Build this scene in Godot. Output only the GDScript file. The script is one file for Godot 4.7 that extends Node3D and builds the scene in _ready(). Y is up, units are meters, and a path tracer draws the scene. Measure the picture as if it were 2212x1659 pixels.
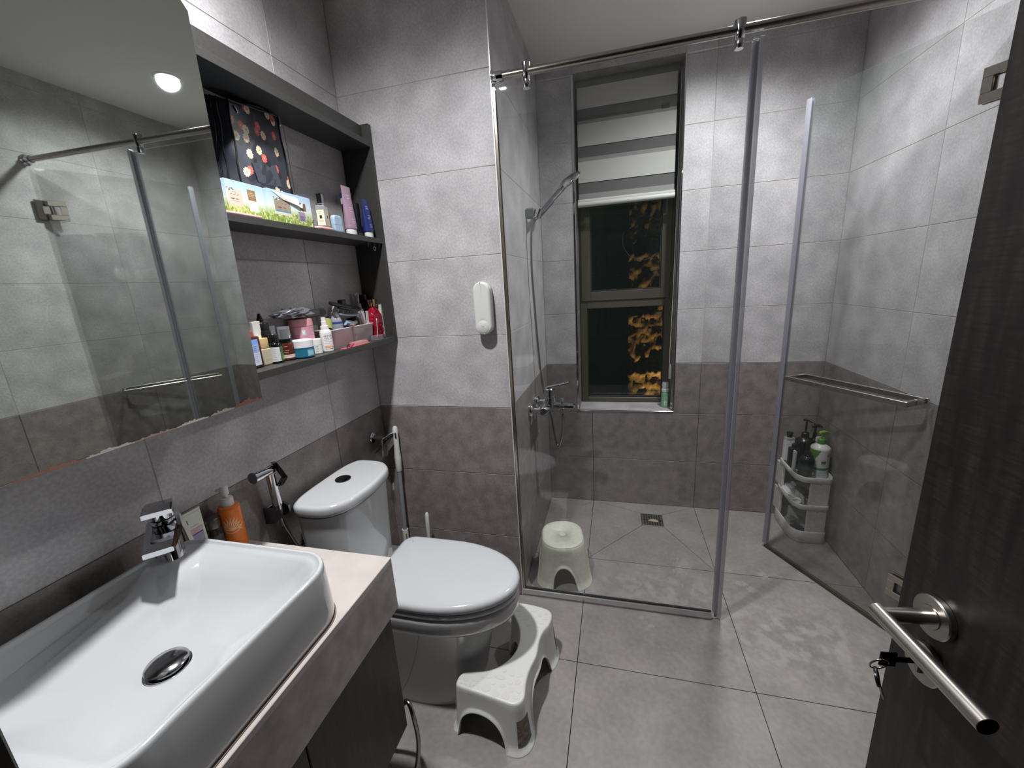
extends Node3D
# A tiled bathroom: shower enclosure, toilet, vanity, mirror and open wall shelf.

const CEIL := 2.46
const XR := 2.069      # wall beside the shower door
const ZB := -0.881     # wall with the window
const XP := 0.6        # end of the short partition
var taken := {}
var tile_cache := {}
var M := {}

func _ready():
	stage()
	materials()
	room()
	window_and_outside()
	lamps()
	shower_enclosure()
	shower_set()
	entrance_door()
	vanity()
	mirror_and_shelf()
	toilet()
	toilet_corner()
	footstool()
	bath_stool()
	corner_rack()
	counter_items()
	lower_shelf_items()
	upper_shelf_items()

func stage():
	var cam := Camera3D.new()
	cam.name = "camera"
	var right := Vector3(0.96836106, -0.05948822, -0.24235924)
	var up := Vector3(-0.00206576, 0.96922815, -0.2461555)
	var back := Vector3(0.24954475, 0.23886806, 0.93843991)
	cam.transform = Transform3D(Basis(right, up, back).orthonormalized(), Vector3(1.0108, 1.3861, 1.5148))
	cam.fov = rad_to_deg(2.0 * atan(829.5 / 870.6049))
	cam.near = 0.03
	cam.far = 60.0
	cam.current = true
	add_child(cam)
	var env := Environment.new()
	env.background_mode = Environment.BG_COLOR
	env.background_color = Color(0.012, 0.012, 0.014)
	env.tonemap_mode = Environment.TONE_MAPPER_LINEAR
	env.tonemap_exposure = 1.0
	env.sdfgi_enabled = true
	env.ssao_enabled = true
	env.ssil_enabled = true
	var we := WorldEnvironment.new()
	we.name = "world"
	we.environment = env
	add_child(we)
	# the two ceiling lamps; their fittings are built in lamps()
	down_light("ceiling_lamp_light", Vector3(0.42, CEIL - 0.014, 0.85), LAMP_A, Color(0.985, 0.99, 1.0))
	down_light("shower_lamp_light", Vector3(1.50, CEIL - 0.014, -0.33), LAMP_B, Color(0.975, 0.99, 1.0))

const LAMP_A := 3.9
const LAMP_B := 2.6

func down_light(called, at, energy, color):
	var l := SpotLight3D.new()
	l.name = called
	l.light_energy = energy
	l.light_color = color
	l.light_size = 0.045
	l.spot_angle = 80.0
	l.spot_angle_attenuation = 1.0
	l.spot_range = 8.0
	l.spot_attenuation = 2.0
	l.shadow_enabled = true
	l.position = at
	l.rotation_degrees = Vector3(-90, 0, 0)
	add_child(l)

# ---------------------------------------------------------------- naming helpers
func numbered(called: String) -> String:
	if not taken.has(called):
		taken[called] = 0
		return called
	taken[called] += 1
	return "%s_%03d" % [called, taken[called]]

func tag(o, label := "", category := "", group := "", kind := ""):
	if label != "": o.set_meta("label", label)
	if category != "": o.set_meta("category", category)
	if group != "": o.set_meta("group", group)
	if kind != "": o.set_meta("kind", kind)
	return o

func thing(called, label, category, at := Vector3.ZERO, group := "", turn := 0.0) -> Node3D:
	var o := Node3D.new()
	o.name = numbered(called)
	add_child(o)
	o.position = at
	o.rotation.y = turn
	tag(o, label, category, group)
	return o

func solo(called, label, category, st, m, at := Vector3.ZERO, group := "", turn := 0.0) -> MeshInstance3D:
	var o := MeshInstance3D.new()
	o.name = numbered(called)
	o.mesh = done(st)
	o.material_override = m
	add_child(o)
	o.position = at
	o.rotation.y = turn
	tag(o, label, category, group)
	return o

func struct(called, st, m) -> MeshInstance3D:
	var o := MeshInstance3D.new()
	o.name = called
	o.mesh = done(st)
	o.material_override = m
	add_child(o)
	o.set_meta("kind", "structure")
	return o

# a part in the parent's own axes
func part(parent, called, st, m, xf := Transform3D()) -> MeshInstance3D:
	var o := MeshInstance3D.new()
	o.name = called
	o.mesh = done(st)
	o.material_override = m
	o.transform = xf
	parent.add_child(o, true)
	return o

# a part whose mesh is measured in the room's axes, under a parent that only has a position
func wpart(parent, called, st, m) -> MeshInstance3D:
	var p := Vector3.ZERO
	var n = parent
	while n != self:
		p += n.position
		n = n.get_parent()
	return part(parent, called, st, m, Transform3D(Basis(), -p))

func done(st):
	if st is SurfaceTool:
		st.generate_normals()
		return st.commit()
	return st

# ---------------------------------------------------------------- geometry helpers
func S() -> SurfaceTool:
	var st := SurfaceTool.new()
	st.begin(Mesh.PRIMITIVE_TRIANGLES)
	st.set_smooth_group(-1)
	return st

# corners counter-clockwise as seen from outside
func tri(st, a, b, c):
	st.add_vertex(a); st.add_vertex(c); st.add_vertex(b)

func quad(st, a, b, c, d):
	tri(st, a, b, c)
	tri(st, a, c, d)

func quad_uv(st, a, b, c, d):   # a lower left, counter-clockwise; texture upright
	var p = [a, b, c, d]
	var t = [Vector2(0, 1), Vector2(1, 1), Vector2(1, 0), Vector2(0, 0)]
	for k in [0, 2, 1, 0, 3, 2]:
		st.set_uv(t[k]); st.add_vertex(p[k])

func bx(st, c: Vector3, s: Vector3, b := 0.0, basis := Basis()):
	var h := s * 0.5
	b = minf(b, minf(h.x, minf(h.y, h.z)) * 0.95)
	if b <= 0.0:
		var v := []
		for i in 8:
			v.append(c + basis * Vector3(h.x if i & 1 else -h.x, h.y if i & 2 else -h.y, h.z if i & 4 else -h.z))
		for f in [[4, 5, 7, 6], [1, 0, 2, 3], [5, 1, 3, 7], [0, 4, 6, 2], [6, 7, 3, 2], [0, 1, 5, 4]]:
			quad(st, v[f[0]], v[f[1]], v[f[2]], v[f[3]])
		return
	# chamfered: each corner has a point on each of its three faces
	var q := []
	for i in 8:
		var sx := 1.0 if i & 1 else -1.0
		var sy := 1.0 if i & 2 else -1.0
		var sz := 1.0 if i & 4 else -1.0
		q.append([
			c + basis * Vector3(sx * h.x, sy * (h.y - b), sz * (h.z - b)),
			c + basis * Vector3(sx * (h.x - b), sy * h.y, sz * (h.z - b)),
			c + basis * Vector3(sx * (h.x - b), sy * (h.y - b), sz * h.z)])
	quad(st, q[4][2], q[5][2], q[7][2], q[6][2])
	quad(st, q[1][2], q[0][2], q[2][2], q[3][2])
	quad(st, q[5][0], q[1][0], q[3][0], q[7][0])
	quad(st, q[0][0], q[4][0], q[6][0], q[2][0])
	quad(st, q[6][1], q[7][1], q[3][1], q[2][1])
	quad(st, q[0][1], q[1][1], q[5][1], q[4][1])
	for e in [[4, 5, 1, 2, 0], [5, 7, 0, 2, 1], [7, 6, 1, 2, 0], [6, 4, 0, 2, 1], [1, 0, 1, 2, 0], [3, 1, 0, 2, 1], [2, 3, 1, 2, 0], [0, 2, 0, 2, 1], [5, 1, 1, 0, 2], [4, 0, 0, 1, 2], [7, 3, 0, 1, 2], [6, 2, 0, 1, 2]]:
		var i = e[0]; var j = e[1]
		var f := []
		for k in 3:
			# the two faces that share this edge
			var bi = i ^ j
			if (1 << k) != bi: f.append(k)
		out_quad(st, c, q[i][f[0]], q[j][f[0]], q[j][f[1]], q[i][f[1]])
	for i in 8:
		out_tri(st, c, q[i][0], q[i][1], q[i][2])

func out_tri(st, c, a, b, d):
	if (b - a).cross(d - a).dot((a + b + d) / 3.0 - c) < 0.0: tri(st, a, d, b)
	else: tri(st, a, b, d)

func out_quad(st, c, a, b, d, e):
	out_tri(st, c, a, b, d)
	out_tri(st, c, a, d, e)

func span(st, a: Vector3, b: Vector3, bev := 0.0):     # a box between two corners
	bx(st, (a + b) * 0.5, (b - a).abs(), bev)

func bar(st, a: Vector3, b: Vector3, w: float, t: float, up := Vector3.UP, bev := 0.0):
	var z := (b - a).normalized()
	var x := up.cross(z).normalized()
	var y := z.cross(x)
	bx(st, (a + b) * 0.5, Vector3(w, t, (b - a).length()), bev, Basis(x, y, z))

# rings of equal length, joined; each ring runs counter-clockwise seen from the end of the loft
func loft(st, rings: Array, cap0 := true, cap1 := true, closed := true, group := 0):
	var n: int = rings[0].size()
	st.set_smooth_group(group)
	var g := group
	for k in rings.size() - 1:
		var a = rings[k]; var b = rings[k + 1]
		if a == null or b == null:
			continue
		for i in (n if closed else n - 1):
			var j := (i + 1) % n
			quad(st, a[i], a[j], b[j], b[i])
	st.set_smooth_group(-1)
	if cap0: cap(st, rings[0], true)
	if cap1: cap(st, rings[-1], false)

func cap(st, ring, flip: bool):
	var mid := Vector3.ZERO
	for p in ring: mid += p
	mid /= ring.size()
	var n: int = ring.size()
	for i in n:
		if flip: tri(st, mid, ring[(i + 1) % n], ring[i])
		else: tri(st, mid, ring[i], ring[(i + 1) % n])

# outlines in the plane (x, z); y is put in by at_y. Order is such that lofts going up face outwards.
func at_y(o: PackedVector2Array, y: float) -> PackedVector3Array:
	var r := PackedVector3Array()
	for p in o: r.append(Vector3(p.x, y, p.y))
	return r

func rrect(cx, cz, w, d, r, n := 5) -> PackedVector2Array:
	var o := PackedVector2Array()
	r = minf(r, minf(w, d) * 0.4999)
	for q in [[1, -1, -90], [-1, -1, 180], [-1, 1, 90], [1, 1, 0]]:
		for k in n + 1:
			var a := deg_to_rad(q[2] + 90.0 - 90.0 * k / n)
			o.append(Vector2(cx + q[0] * (w / 2 - r) + r * cos(a), cz + q[1] * (d / 2 - r) + r * sin(a)))
	return o

func ellipse(cx, cz, rx, rz, n := 24) -> PackedVector2Array:
	var o := PackedVector2Array()
	for k in n:
		var a := -TAU * k / n
		o.append(Vector2(cx + rx * cos(a), cz + rz * sin(a)))
	return o

func inset(o: PackedVector2Array, d: float) -> PackedVector2Array:   # positive goes in
	var r := PackedVector2Array()
	var n := o.size()
	for i in n:
		var a := o[(i + n - 1) % n]; var b := o[i]; var c := o[(i + 1) % n]
		var e1 := (b - a); var e2 := (c - b)
		if e1.length() < 1e-7: e1 = e2
		if e2.length() < 1e-7: e2 = e1
		var n1 := Vector2(-e1.y, e1.x).normalized(); var n2 := Vector2(-e2.y, e2.x).normalized()
		var m := (n1 + n2)
		m = m.normalized() if m.length() > 1e-6 else n1
		var k := maxf(0.5, m.dot(n1))
		r.append(b - m * (d / k))
	return r

func oriented(o: PackedVector2Array) -> PackedVector2Array:   # the direction that rrect and ellipse have
	var area := 0.0
	for i in o.size():
		var a := o[i]; var b := o[(i + 1) % o.size()]
		area += a.x * b.y - b.x * a.y
	if area > 0.0: o.reverse()
	return o

func rounded(o: PackedVector2Array, times := 2, q := 0.25) -> PackedVector2Array:
	for t in times:
		var r := PackedVector2Array()
		for i in o.size():
			var a := o[i]; var b := o[(i + 1) % o.size()]
			r.append(a.lerp(b, q)); r.append(a.lerp(b, 1.0 - q))
		o = r
	return o

func resample(o: PackedVector2Array, n: int) -> PackedVector2Array:
	var total := 0.0
	for i in o.size(): total += o[i].distance_to(o[(i + 1) % o.size()])
	var r := PackedVector2Array()
	var i := 0
	var run := 0.0
	for k in n:
		var want := total * k / n
		while run + o[i].distance_to(o[(i + 1) % o.size()]) < want - 1e-9:
			run += o[i].distance_to(o[(i + 1) % o.size()])
			i = (i + 1) % o.size()
		var seg := o[i].distance_to(o[(i + 1) % o.size()])
		r.append(o[i].lerp(o[(i + 1) % o.size()], 0.0 if seg < 1e-9 else (want - run) / seg))
	return r

# an upright solid from an outline, its top and bottom edges rounded
func slab(st, o: PackedVector2Array, y0: float, y1: float, bev := 0.0, bottom := true, steps := 3):
	var rings := []
	if bev > 0.0:
		if bottom:
			for k in steps:
				var a := PI / 2 * k / steps
				rings.append(at_y(inset(o, bev * (1.0 - sin(a))), y0 + bev * (1.0 - cos(a))))
			rings.append(at_y(o, y0 + bev))
		else:
			rings.append(at_y(o, y0))
		for k in steps + 1:
			var a := PI / 2 * k / steps
			rings.append(at_y(inset(o, bev * (1.0 - cos(a))), y1 - bev + bev * sin(a)))
	else:
		rings = [at_y(o, y0), at_y(o, y1)]
	loft(st, rings)

func lathe(st, prof: Array, n := 24, xf := Transform3D(), a0 := 0.0, a1 := TAU, squash := 1.0):
	# prof: [radius, height] pairs from bottom to top; sharp corners stay sharp
	var g := 1
	var run := 0.0
	for k in prof.size() - 1:
		var p := Vector2(prof[k][0], prof[k][1]); var q := Vector2(prof[k + 1][0], prof[k + 1][1])
		if k > 0:
			var o := Vector2(prof[k - 1][0], prof[k - 1][1])
			if (p - o).length() > 0 and (q - p).length() > 0 and absf((p - o).angle_to(q - p)) > 0.7: g += 1
		st.set_smooth_group(g)
		for i in n:
			var t0 := a0 + (a1 - a0) * i / n; var t1 := a0 + (a1 - a0) * (i + 1) / n
			var c0 := Vector3(cos(t0), 0, -sin(t0) * squash); var c1 := Vector3(cos(t1), 0, -sin(t1) * squash)
			var a := xf * (c0 * p.x + Vector3(0, p.y, 0)); var b := xf * (c1 * p.x + Vector3(0, p.y, 0))
			var c := xf * (c1 * q.x + Vector3(0, q.y, 0)); var d := xf * (c0 * q.x + Vector3(0, q.y, 0))
			if p.x > 1e-6: tri(st, a, b, c)
			if q.x > 1e-6: tri(st, a, c, d)
	st.set_smooth_group(-1)

# a printed sheet round a bottle between two angles (degrees, 0 = +x, 90 = towards -z)
func wrap_label(st, r, y0, y1, d0, d1, n := 10, squash := 1.0, r1 = null):
	var ra: float = r
	var rb: float = r if r1 == null else r1
	st.set_smooth_group(0)
	for i in n:
		var t0 := deg_to_rad(lerpf(d0, d1, float(i) / n)); var t1 := deg_to_rad(lerpf(d0, d1, float(i + 1) / n))
		var p := [Vector3(ra * cos(t0), y0, -ra * sin(t0) * squash), Vector3(ra * cos(t1), y0, -ra * sin(t1) * squash), Vector3(rb * cos(t1), y1, -rb * sin(t1) * squash), Vector3(rb * cos(t0), y1, -rb * sin(t0) * squash)]
		var u := [Vector2(float(i) / n, 1), Vector2(float(i + 1) / n, 1), Vector2(float(i + 1) / n, 0), Vector2(float(i) / n, 0)]
		for k in [0, 2, 1, 0, 3, 2]:
			st.set_uv(u[k]); st.add_vertex(p[k])
	st.set_smooth_group(-1)

func tube(st, pts: Array, r, n := 10, caps := true):
	var t: Vector3 = (pts[1] - pts[0]).normalized()
	var u := t.cross(Vector3.UP if absf(t.y) < 0.9 else Vector3.RIGHT).normalized()
	var rings := []
	for k in pts.size():
		var d: Vector3 = (pts[mini(k + 1, pts.size() - 1)] - pts[maxi(k - 1, 0)]).normalized()
		u = (u - d * u.dot(d)).normalized()
		var w := d.cross(u)
		var rr: float = r[k] if r is Array else r
		var ring := PackedVector3Array()
		for i in n:
			var a := TAU * i / n
			ring.append(pts[k] + (u * cos(a) + w * sin(a)) * rr)
		rings.append(ring)
	loft(st, rings, caps, caps)

func curve(pts: Array, per := 8) -> Array:     # a smooth path through the points
	var r := []
	for k in pts.size() - 1:
		var a: Vector3 = pts[maxi(k - 1, 0)]; var b: Vector3 = pts[k]; var c: Vector3 = pts[k + 1]; var d: Vector3 = pts[mini(k + 2, pts.size() - 1)]
		for i in per: r.append(b.cubic_interpolate(c, a, d, float(i) / per))
	r.append(pts[-1])
	return r

func ribbed(st, pts: Array, r: float, pitch := 0.004, n := 8):   # a ribbed metal hose
	var path := []
	var rad := []
	var left := 0.0
	var k := 0
	for i in pts.size() - 1:
		var l: float = pts[i].distance_to(pts[i + 1])
		while left < l:
			path.append(pts[i].lerp(pts[i + 1], left / l))
			rad.append(r if k % 2 else r * 0.8)
			k += 1
			left += pitch / 2
		left -= l
	path.append(pts[-1]); rad.append(r)
	tube(st, path, rad, n)

func frame_x(at: Vector3, axis: Vector3) -> Transform3D:    # turns a lathe's height axis to AXIS
	var y := axis.normalized()
	var x := y.cross(Vector3.UP if absf(y.y) < 0.9 else Vector3.RIGHT).normalized()
	return Transform3D(Basis(x, y, x.cross(y)), at)

# ---------------------------------------------------------------- materials
func sm(hex, rough := 0.5, metal := 0.0) -> StandardMaterial3D:
	var m := StandardMaterial3D.new()
	m.albedo_color = Color(hex)
	m.roughness = rough
	m.metallic = metal
	return m

func clear_mat(hex, alpha, rough := 0.02) -> StandardMaterial3D:
	var m := sm(hex, rough)
	m.transparency = BaseMaterial3D.TRANSPARENCY_ALPHA
	m.albedo_color.a = alpha
	return m

func noise_tex(seed_: int, freq: float, lo: float, hi: float, oct := 5, size := 512, kind := FastNoiseLite.TYPE_SIMPLEX_SMOOTH, normal := false) -> NoiseTexture2D:
	var f := FastNoiseLite.new()
	f.seed = seed_
	f.noise_type = kind
	f.frequency = freq
	f.fractal_octaves = oct
	f.fractal_type = FastNoiseLite.FRACTAL_FBM
	var t := NoiseTexture2D.new()
	t.width = size; t.height = size
	t.seamless = true
	t.noise = f
	t.normalize = true
	if normal:
		t.as_normal_map = true
		t.bump_strength = 2.0
	else:
		var g := Gradient.new()
		g.set_color(0, Color(lo, lo, lo)); g.set_color(1, Color(hi, hi, hi))
		t.color_ramp = g
	return t

func tri_mat(hex, rough, scale: Vector3, tex, fine, fine_scale: Vector3, off := Vector3.ZERO) -> StandardMaterial3D:
	var m := sm(hex, rough)
	m.albedo_texture = tex
	m.uv1_triplanar = true; m.uv1_world_triplanar = true
	m.uv1_scale = scale; m.uv1_offset = off
	m.uv1_triplanar_sharpness = 8.0
	if fine != null:
		m.detail_enabled = true
		m.detail_blend_mode = BaseMaterial3D.BLEND_MODE_MUL
		m.detail_uv_layer = BaseMaterial3D.DETAIL_UV_2
		m.detail_albedo = fine
		m.uv2_triplanar = true; m.uv2_world_triplanar = true
		m.uv2_scale = fine_scale
		m.uv2_triplanar_sharpness = 8.0
	return m

func materials():
	var cloud := noise_tex(3, 0.008, 0.82, 1.0, 6)
	var fine := noise_tex(9, 0.06, 0.86, 1.0, 3)
	var mott := noise_tex(21, 0.02, 0.80, 1.0, 5)
	M.fine = fine
	for k in 3:
		var t: float = [1.0, 0.975, 1.02][k]
		var a := Color("dad6d7"); var b := Color("a29895")
		var ma := tri_mat("ffffff", 0.42, Vector3.ONE * 1.15, cloud, fine, Vector3.ONE * 3.0, Vector3(0.31, 0.17, 0.23) * k)
		ma.albedo_color = Color(a.r * t, a.g * t, a.b * t)
		M["tile_light_%d" % k] = ma
		var mb := tri_mat("ffffff", 0.42, Vector3.ONE * 1.15, mott, fine, Vector3.ONE * 3.0, Vector3(0.21, 0.37, 0.13) * k)
		mb.albedo_color = Color(b.r * t, b.g * t, b.b * t)
		M["tile_dark_%d" % k] = mb
	M.grout_light = sm("b9b2a8", 0.9)
	M.grout_dark = sm("2f2b2a", 0.9)
	M.grout_floor = sm("4a4543", 0.9)
	M.ceiling = sm("ebe9e6", 0.9)
	M.paint_dark = tri_mat("5a5653", 0.8, Vector3.ONE * 2.0, cloud, null, Vector3.ONE)
	var streak := noise_tex(33, 0.012, 0.45, 1.0, 4)
	var line := noise_tex(34, 0.03, 0.55, 1.0, 3)
	M.door = tri_mat("38302c", 0.42, Vector3(9, 0.9, 9), streak, line, Vector3(1.3, 14.0, 1.3))
	M.laminate = tri_mat("403a37", 0.5, Vector3(6, 0.7, 6), streak, line, Vector3(14.0, 1.1, 14.0))
	M.charcoal = tri_mat("3d3c3a", 0.45, Vector3.ONE * 3.0, fine, null, Vector3.ONE)
	M.stone = tri_mat("c0b7b1", 0.32, Vector3.ONE * 1.4, noise_tex(41, 0.015, 0.93, 1.0, 5), null, Vector3.ONE)
	M.stone_front = tri_mat("b3a8a4", 0.4, Vector3.ONE * 1.4, mott, null, Vector3.ONE)
	M.ceramic = sm("b9babb", 0.07)
	M.ceramic.clearcoat_enabled = true
	M.ceramic.clearcoat = 0.4
	M.ceramic.clearcoat_roughness = 0.03
	M.seat = sm("bcbdbf", 0.12)
	M.chrome = sm("d2d3d6", 0.06, 1.0)
	M.steel = sm("a9a29a", 0.24, 1.0)
	M.brushed = sm("b5b0a8", 0.3, 1.0)
	M.alu = sm("d8d8d8", 0.33, 1.0)
	M.alu_white = sm("dcdcda", 0.35, 0.3)
	M.dark_chrome = sm("4c4c4e", 0.16, 1.0)
	M.glass = clear_mat("4d5a55", 0.06)
	M.glass_door = clear_mat("48554f", 0.09)
	M.pane = clear_mat("20211c", 0.10)
	M.seal = clear_mat("98979f", 0.5, 0.2)
	M.seal_grey = sm("6f6c76", 0.35)
	M.clear_plastic = clear_mat("dfe4e6", 0.18, 0.05)
	M.mirror = sm("d2d8d2", 0.015, 1.0)
	M.mirror_edge = sm("9ca39e", 0.2, 0.3)
	M.white = sm("d3d3cf", 0.35)
	M.white_soft = sm("cfcec8", 0.5)
	M.ivory = tri_mat("d6d6c6", 0.45, Vector3.ONE * 4.0, noise_tex(51, 0.02, 0.92, 1.0, 4), null, Vector3.ONE)
	M.rack = tri_mat("cdccc6", 0.45, Vector3.ONE * 4.0, noise_tex(52, 0.02, 0.88, 1.0, 4), null, Vector3.ONE)
	M.black = sm("101011", 0.3)
	M.black_soft = sm("19191a", 0.6)
	M.bronze = sm("5d564b", 0.4, 0.35)
	M.grey = sm("85868a", 0.45)
	M.grey_dark = sm("55565a", 0.5)
	M.floor = floor_material()

# ---- pictures that are flat print, stains or wear
func blank(w, h, c) -> Image:
	var im := Image.create(w, h, false, Image.FORMAT_RGB8)
	im.fill(Color(c))
	return im

func disc(im: Image, cx, cy, rx, ry, c, lobes := 0, turn := 0.0):
	var col := Color(c)
	for y in range(maxi(0, int(cy - ry * 1.3)), mini(im.get_height(), int(cy + ry * 1.3) + 1)):
		for x in range(maxi(0, int(cx - rx * 1.3)), mini(im.get_width(), int(cx + rx * 1.3) + 1)):
			var p := Vector2((x - cx) / rx, (y - cy) / ry)
			var lim := 1.0
			if lobes > 0: lim = 1.0 + 0.1 * cos(p.angle() * lobes + turn)
			if p.length() < lim: im.set_pixel(x, y, col)

func stroke(im: Image, a: Vector2, b: Vector2, w: float, c):
	var n := int(a.distance_to(b)) + 1
	for k in n + 1:
		var p := a.lerp(b, float(k) / n)
		im.fill_rect(Rect2i(int(p.x - w / 2), int(p.y - w / 2), maxi(1, int(w)), maxi(1, int(w))), Color(c))

const GLYPH := {"A": [14, 17, 17, 31, 17, 17, 17], "B": [30, 17, 17, 30, 17, 17, 30], "C": [14, 17, 16, 16, 16, 17, 14], "D": [30, 17, 17, 17, 17, 17, 30], "E": [31, 16, 16, 30, 16, 16, 31], "F": [31, 16, 16, 30, 16, 16, 16], "G": [14, 17, 16, 23, 17, 17, 14], "H": [17, 17, 17, 31, 17, 17, 17], "I": [14, 4, 4, 4, 4, 4, 14], "L": [16, 16, 16, 16, 16, 16, 31], "M": [17, 27, 21, 21, 17, 17, 17], "N": [17, 25, 25, 21, 19, 19, 17], "O": [14, 17, 17, 17, 17, 17, 14], "P": [30, 17, 17, 30, 16, 16, 16], "R": [30, 17, 17, 30, 20, 18, 17], "S": [15, 16, 16, 14, 1, 1, 30], "T": [31, 4, 4, 4, 4, 4, 4], "U": [17, 17, 17, 17, 17, 17, 14], "V": [17, 17, 17, 17, 17, 10, 4], "W": [17, 17, 17, 21, 21, 27, 17], "Y": [17, 17, 10, 4, 4, 4, 4], " ": [0, 0, 0, 0, 0, 0, 0]}

func letters(im: Image, text: String, x: int, y: int, s: int, c):
	for ch in text:
		var g = GLYPH[ch]
		for r in 7:
			for k in 5:
				if g[r] & (16 >> k): im.fill_rect(Rect2i(x + k * s, y + r * s, s, s), Color(c))
		x += 6 * s

func small_print(im: Image, x, y, w, rows, gap, c, seed_ := 1):      # lines too small to read
	var rng := RandomNumberGenerator.new()
	rng.seed = seed_
	for r in rows:
		var px: int = x
		var stop: int = x + int(w * rng.randf_range(0.6, 1.0))
		while px < stop:
			var l := rng.randi_range(2, 7)
			im.fill_rect(Rect2i(px, y + r * gap, mini(l, stop - px), maxi(1, gap / 3)), Color(c))
			px += l + 2

func printed(im: Image, rough := 0.4) -> StandardMaterial3D:
	im.generate_mipmaps()
	var m := sm("ffffff", rough)
	m.albedo_texture = ImageTexture.create_from_image(im)
	m.texture_repeat = false
	return m

func floor_material() -> StandardMaterial3D:
	# one picture over the whole floor (2.4 m by 2.8 m): tile colour, limescale bloom and dried splashes
	var w := 1024; var h := 1195
	var a := FastNoiseLite.new(); a.seed = 5; a.frequency = 0.012; a.fractal_octaves = 6
	var b := FastNoiseLite.new(); b.seed = 8; b.frequency = 0.09; b.fractal_octaves = 3
	var c := FastNoiseLite.new(); c.seed = 14; c.frequency = 0.022; c.fractal_octaves = 5
	var im := Image.create(w, h, false, Image.FORMAT_RGB8)
	for y in h:
		for x in w:
			var X := -0.1 + 2.4 * x / w; var Z := -1.0 + 2.8 * y / h
			var v := 1.0 + 0.09 * a.get_noise_2d(x, y) + 0.06 * b.get_noise_2d(x, y)
			var col := Color(0.61 * v, 0.595 * v, 0.585 * v)
			# limescale where water dries: inside the shower, in front of the track and through the door gap
			var d1 := Vector2((X - 1.25) / 0.42, (Z + 0.14) / 0.17).length()
			var d2 := Vector2((X - 1.68) / 0.36, (Z - 0.03) / 0.26).length()
			var amt := maxf(clampf(1.15 - d1, 0, 1), clampf(1.15 - d2, 0, 1))
			var s := clampf((c.get_noise_2d(x * 1.5, y * 1.5) + 0.10) * 2.6, 0, 1) * amt
			col = col.lerp(Color(0.80, 0.79, 0.77), s * 0.45)
			im.set_pixel(x, y, col)
	for q in [[1.335, -0.335, 0.035, 0.05], [1.31, -0.29, 0.03, 0.03], [1.56, -0.245, 0.03, 0.018], [1.60, -0.21, 0.022, 0.02], [1.68, -0.32, 0.02, 0.03], [1.115, 0.035, 0.012, 0.01], [1.15, 0.075, 0.012, 0.008], [1.02, -0.62, 0.012, 0.008], [1.06, -0.61, 0.012, 0.006], [1.5, -0.05, 0.02, 0.015]]:
		splash(im, (q[0] + 0.1) / 2.4 * w, (q[1] + 1.0) / 2.8 * h, q[2] / 2.4 * w, q[3] / 2.8 * h, Color(0.68, 0.69, 0.68), b)
	im.generate_mipmaps()
	var m := sm("ffffff", 0.38)
	m.albedo_texture = ImageTexture.create_from_image(im)
	m.albedo_color = Color("e8e4e2")
	return m

func splash(im, cx, cy, rx, ry, c, nz):
	for y in range(int(cy - ry * 1.6), int(cy + ry * 1.6)):
		for x in range(int(cx - rx * 1.6), int(cx + rx * 1.6)):
			if x < 0 or y < 0 or x >= im.get_width() or y >= im.get_height(): continue
			var d: float = Vector2((x - cx) / rx, (y - cy) / ry).length() + nz.get_noise_2d(x * 1.3, y * 1.3) * 0.8
			if d < 1.0: im.set_pixel(x, y, im.get_pixel(x, y).lerp(c, clampf((1.0 - d) * 3.0, 0, 0.75)))

# ---------------------------------------------------------------- the room
# tiles of one wall face: u along the wall, v up; NRM is the way the face looks
func tiles(root, origin: Vector3, u: Vector3, nrm: Vector3, us: Array, vs: Array, dark_to: float, hole = null):
	var k := 0
	for i in us.size() - 1:
		for j in vs.size() - 1:
			var rects := [Rect2(us[i], vs[j], us[i + 1] - us[i], vs[j + 1] - vs[j])]
			if hole != null: rects = cut(rects[0], hole)
			for r in rects:
				k += 1
				if r.size.x < 0.02 or r.size.y < 0.02: continue
				var shade := "dark" if r.position.y + r.size.y < dark_to + 0.01 else "light"
				var key := "%.3f_%.3f" % [r.size.x, r.size.y]
				if not tile_cache.has(key):
					var st := S()
					bx(st, Vector3(0, 0, -0.005), Vector3(r.size.x - 0.0022, r.size.y - 0.0022, 0.01), 0.0009)
					tile_cache[key] = done(st)
				var c: Vector3 = origin + u * (r.position.x + r.size.x / 2) + Vector3.UP * (r.position.y + r.size.y / 2)
				var b := Basis(nrm.cross(Vector3.UP) * -1.0, Vector3.UP, nrm)
				part(root, "wall_tile", tile_cache[key], M["tile_%s_%d" % [shade, (i * 7 + j * 5 + k) % 3]], Transform3D(b, c))

func cut(r: Rect2, h: Rect2) -> Array:
	if not r.intersects(h): return [r]
	var o := []
	var c := r.intersection(h)
	if c.position.x > r.position.x: o.append(Rect2(r.position.x, r.position.y, c.position.x - r.position.x, r.size.y))
	if c.end.x < r.end.x: o.append(Rect2(c.end.x, r.position.y, r.end.x - c.end.x, r.size.y))
	if c.position.y > r.position.y: o.append(Rect2(c.position.x, r.position.y, c.size.x, c.position.y - r.position.y))
	if c.end.y < r.end.y: o.append(Rect2(c.position.x, c.end.y, c.size.x, r.end.y - c.end.y))
	return o

const ROWS := [0.0, 0.3, 0.6, 0.9, 1.2, 1.5, 1.8, 2.1, 2.4, 2.46]
const WIN := Rect2(0.785, 0.613, 0.55, 1.797)

func grout_bed(root, a: Vector3, b: Vector3):     # the dark joints of the lower three rows
	var st := S()
	span(st, a, b)
	wpart(root, "grout_bed", st, M.grout_dark)

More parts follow.
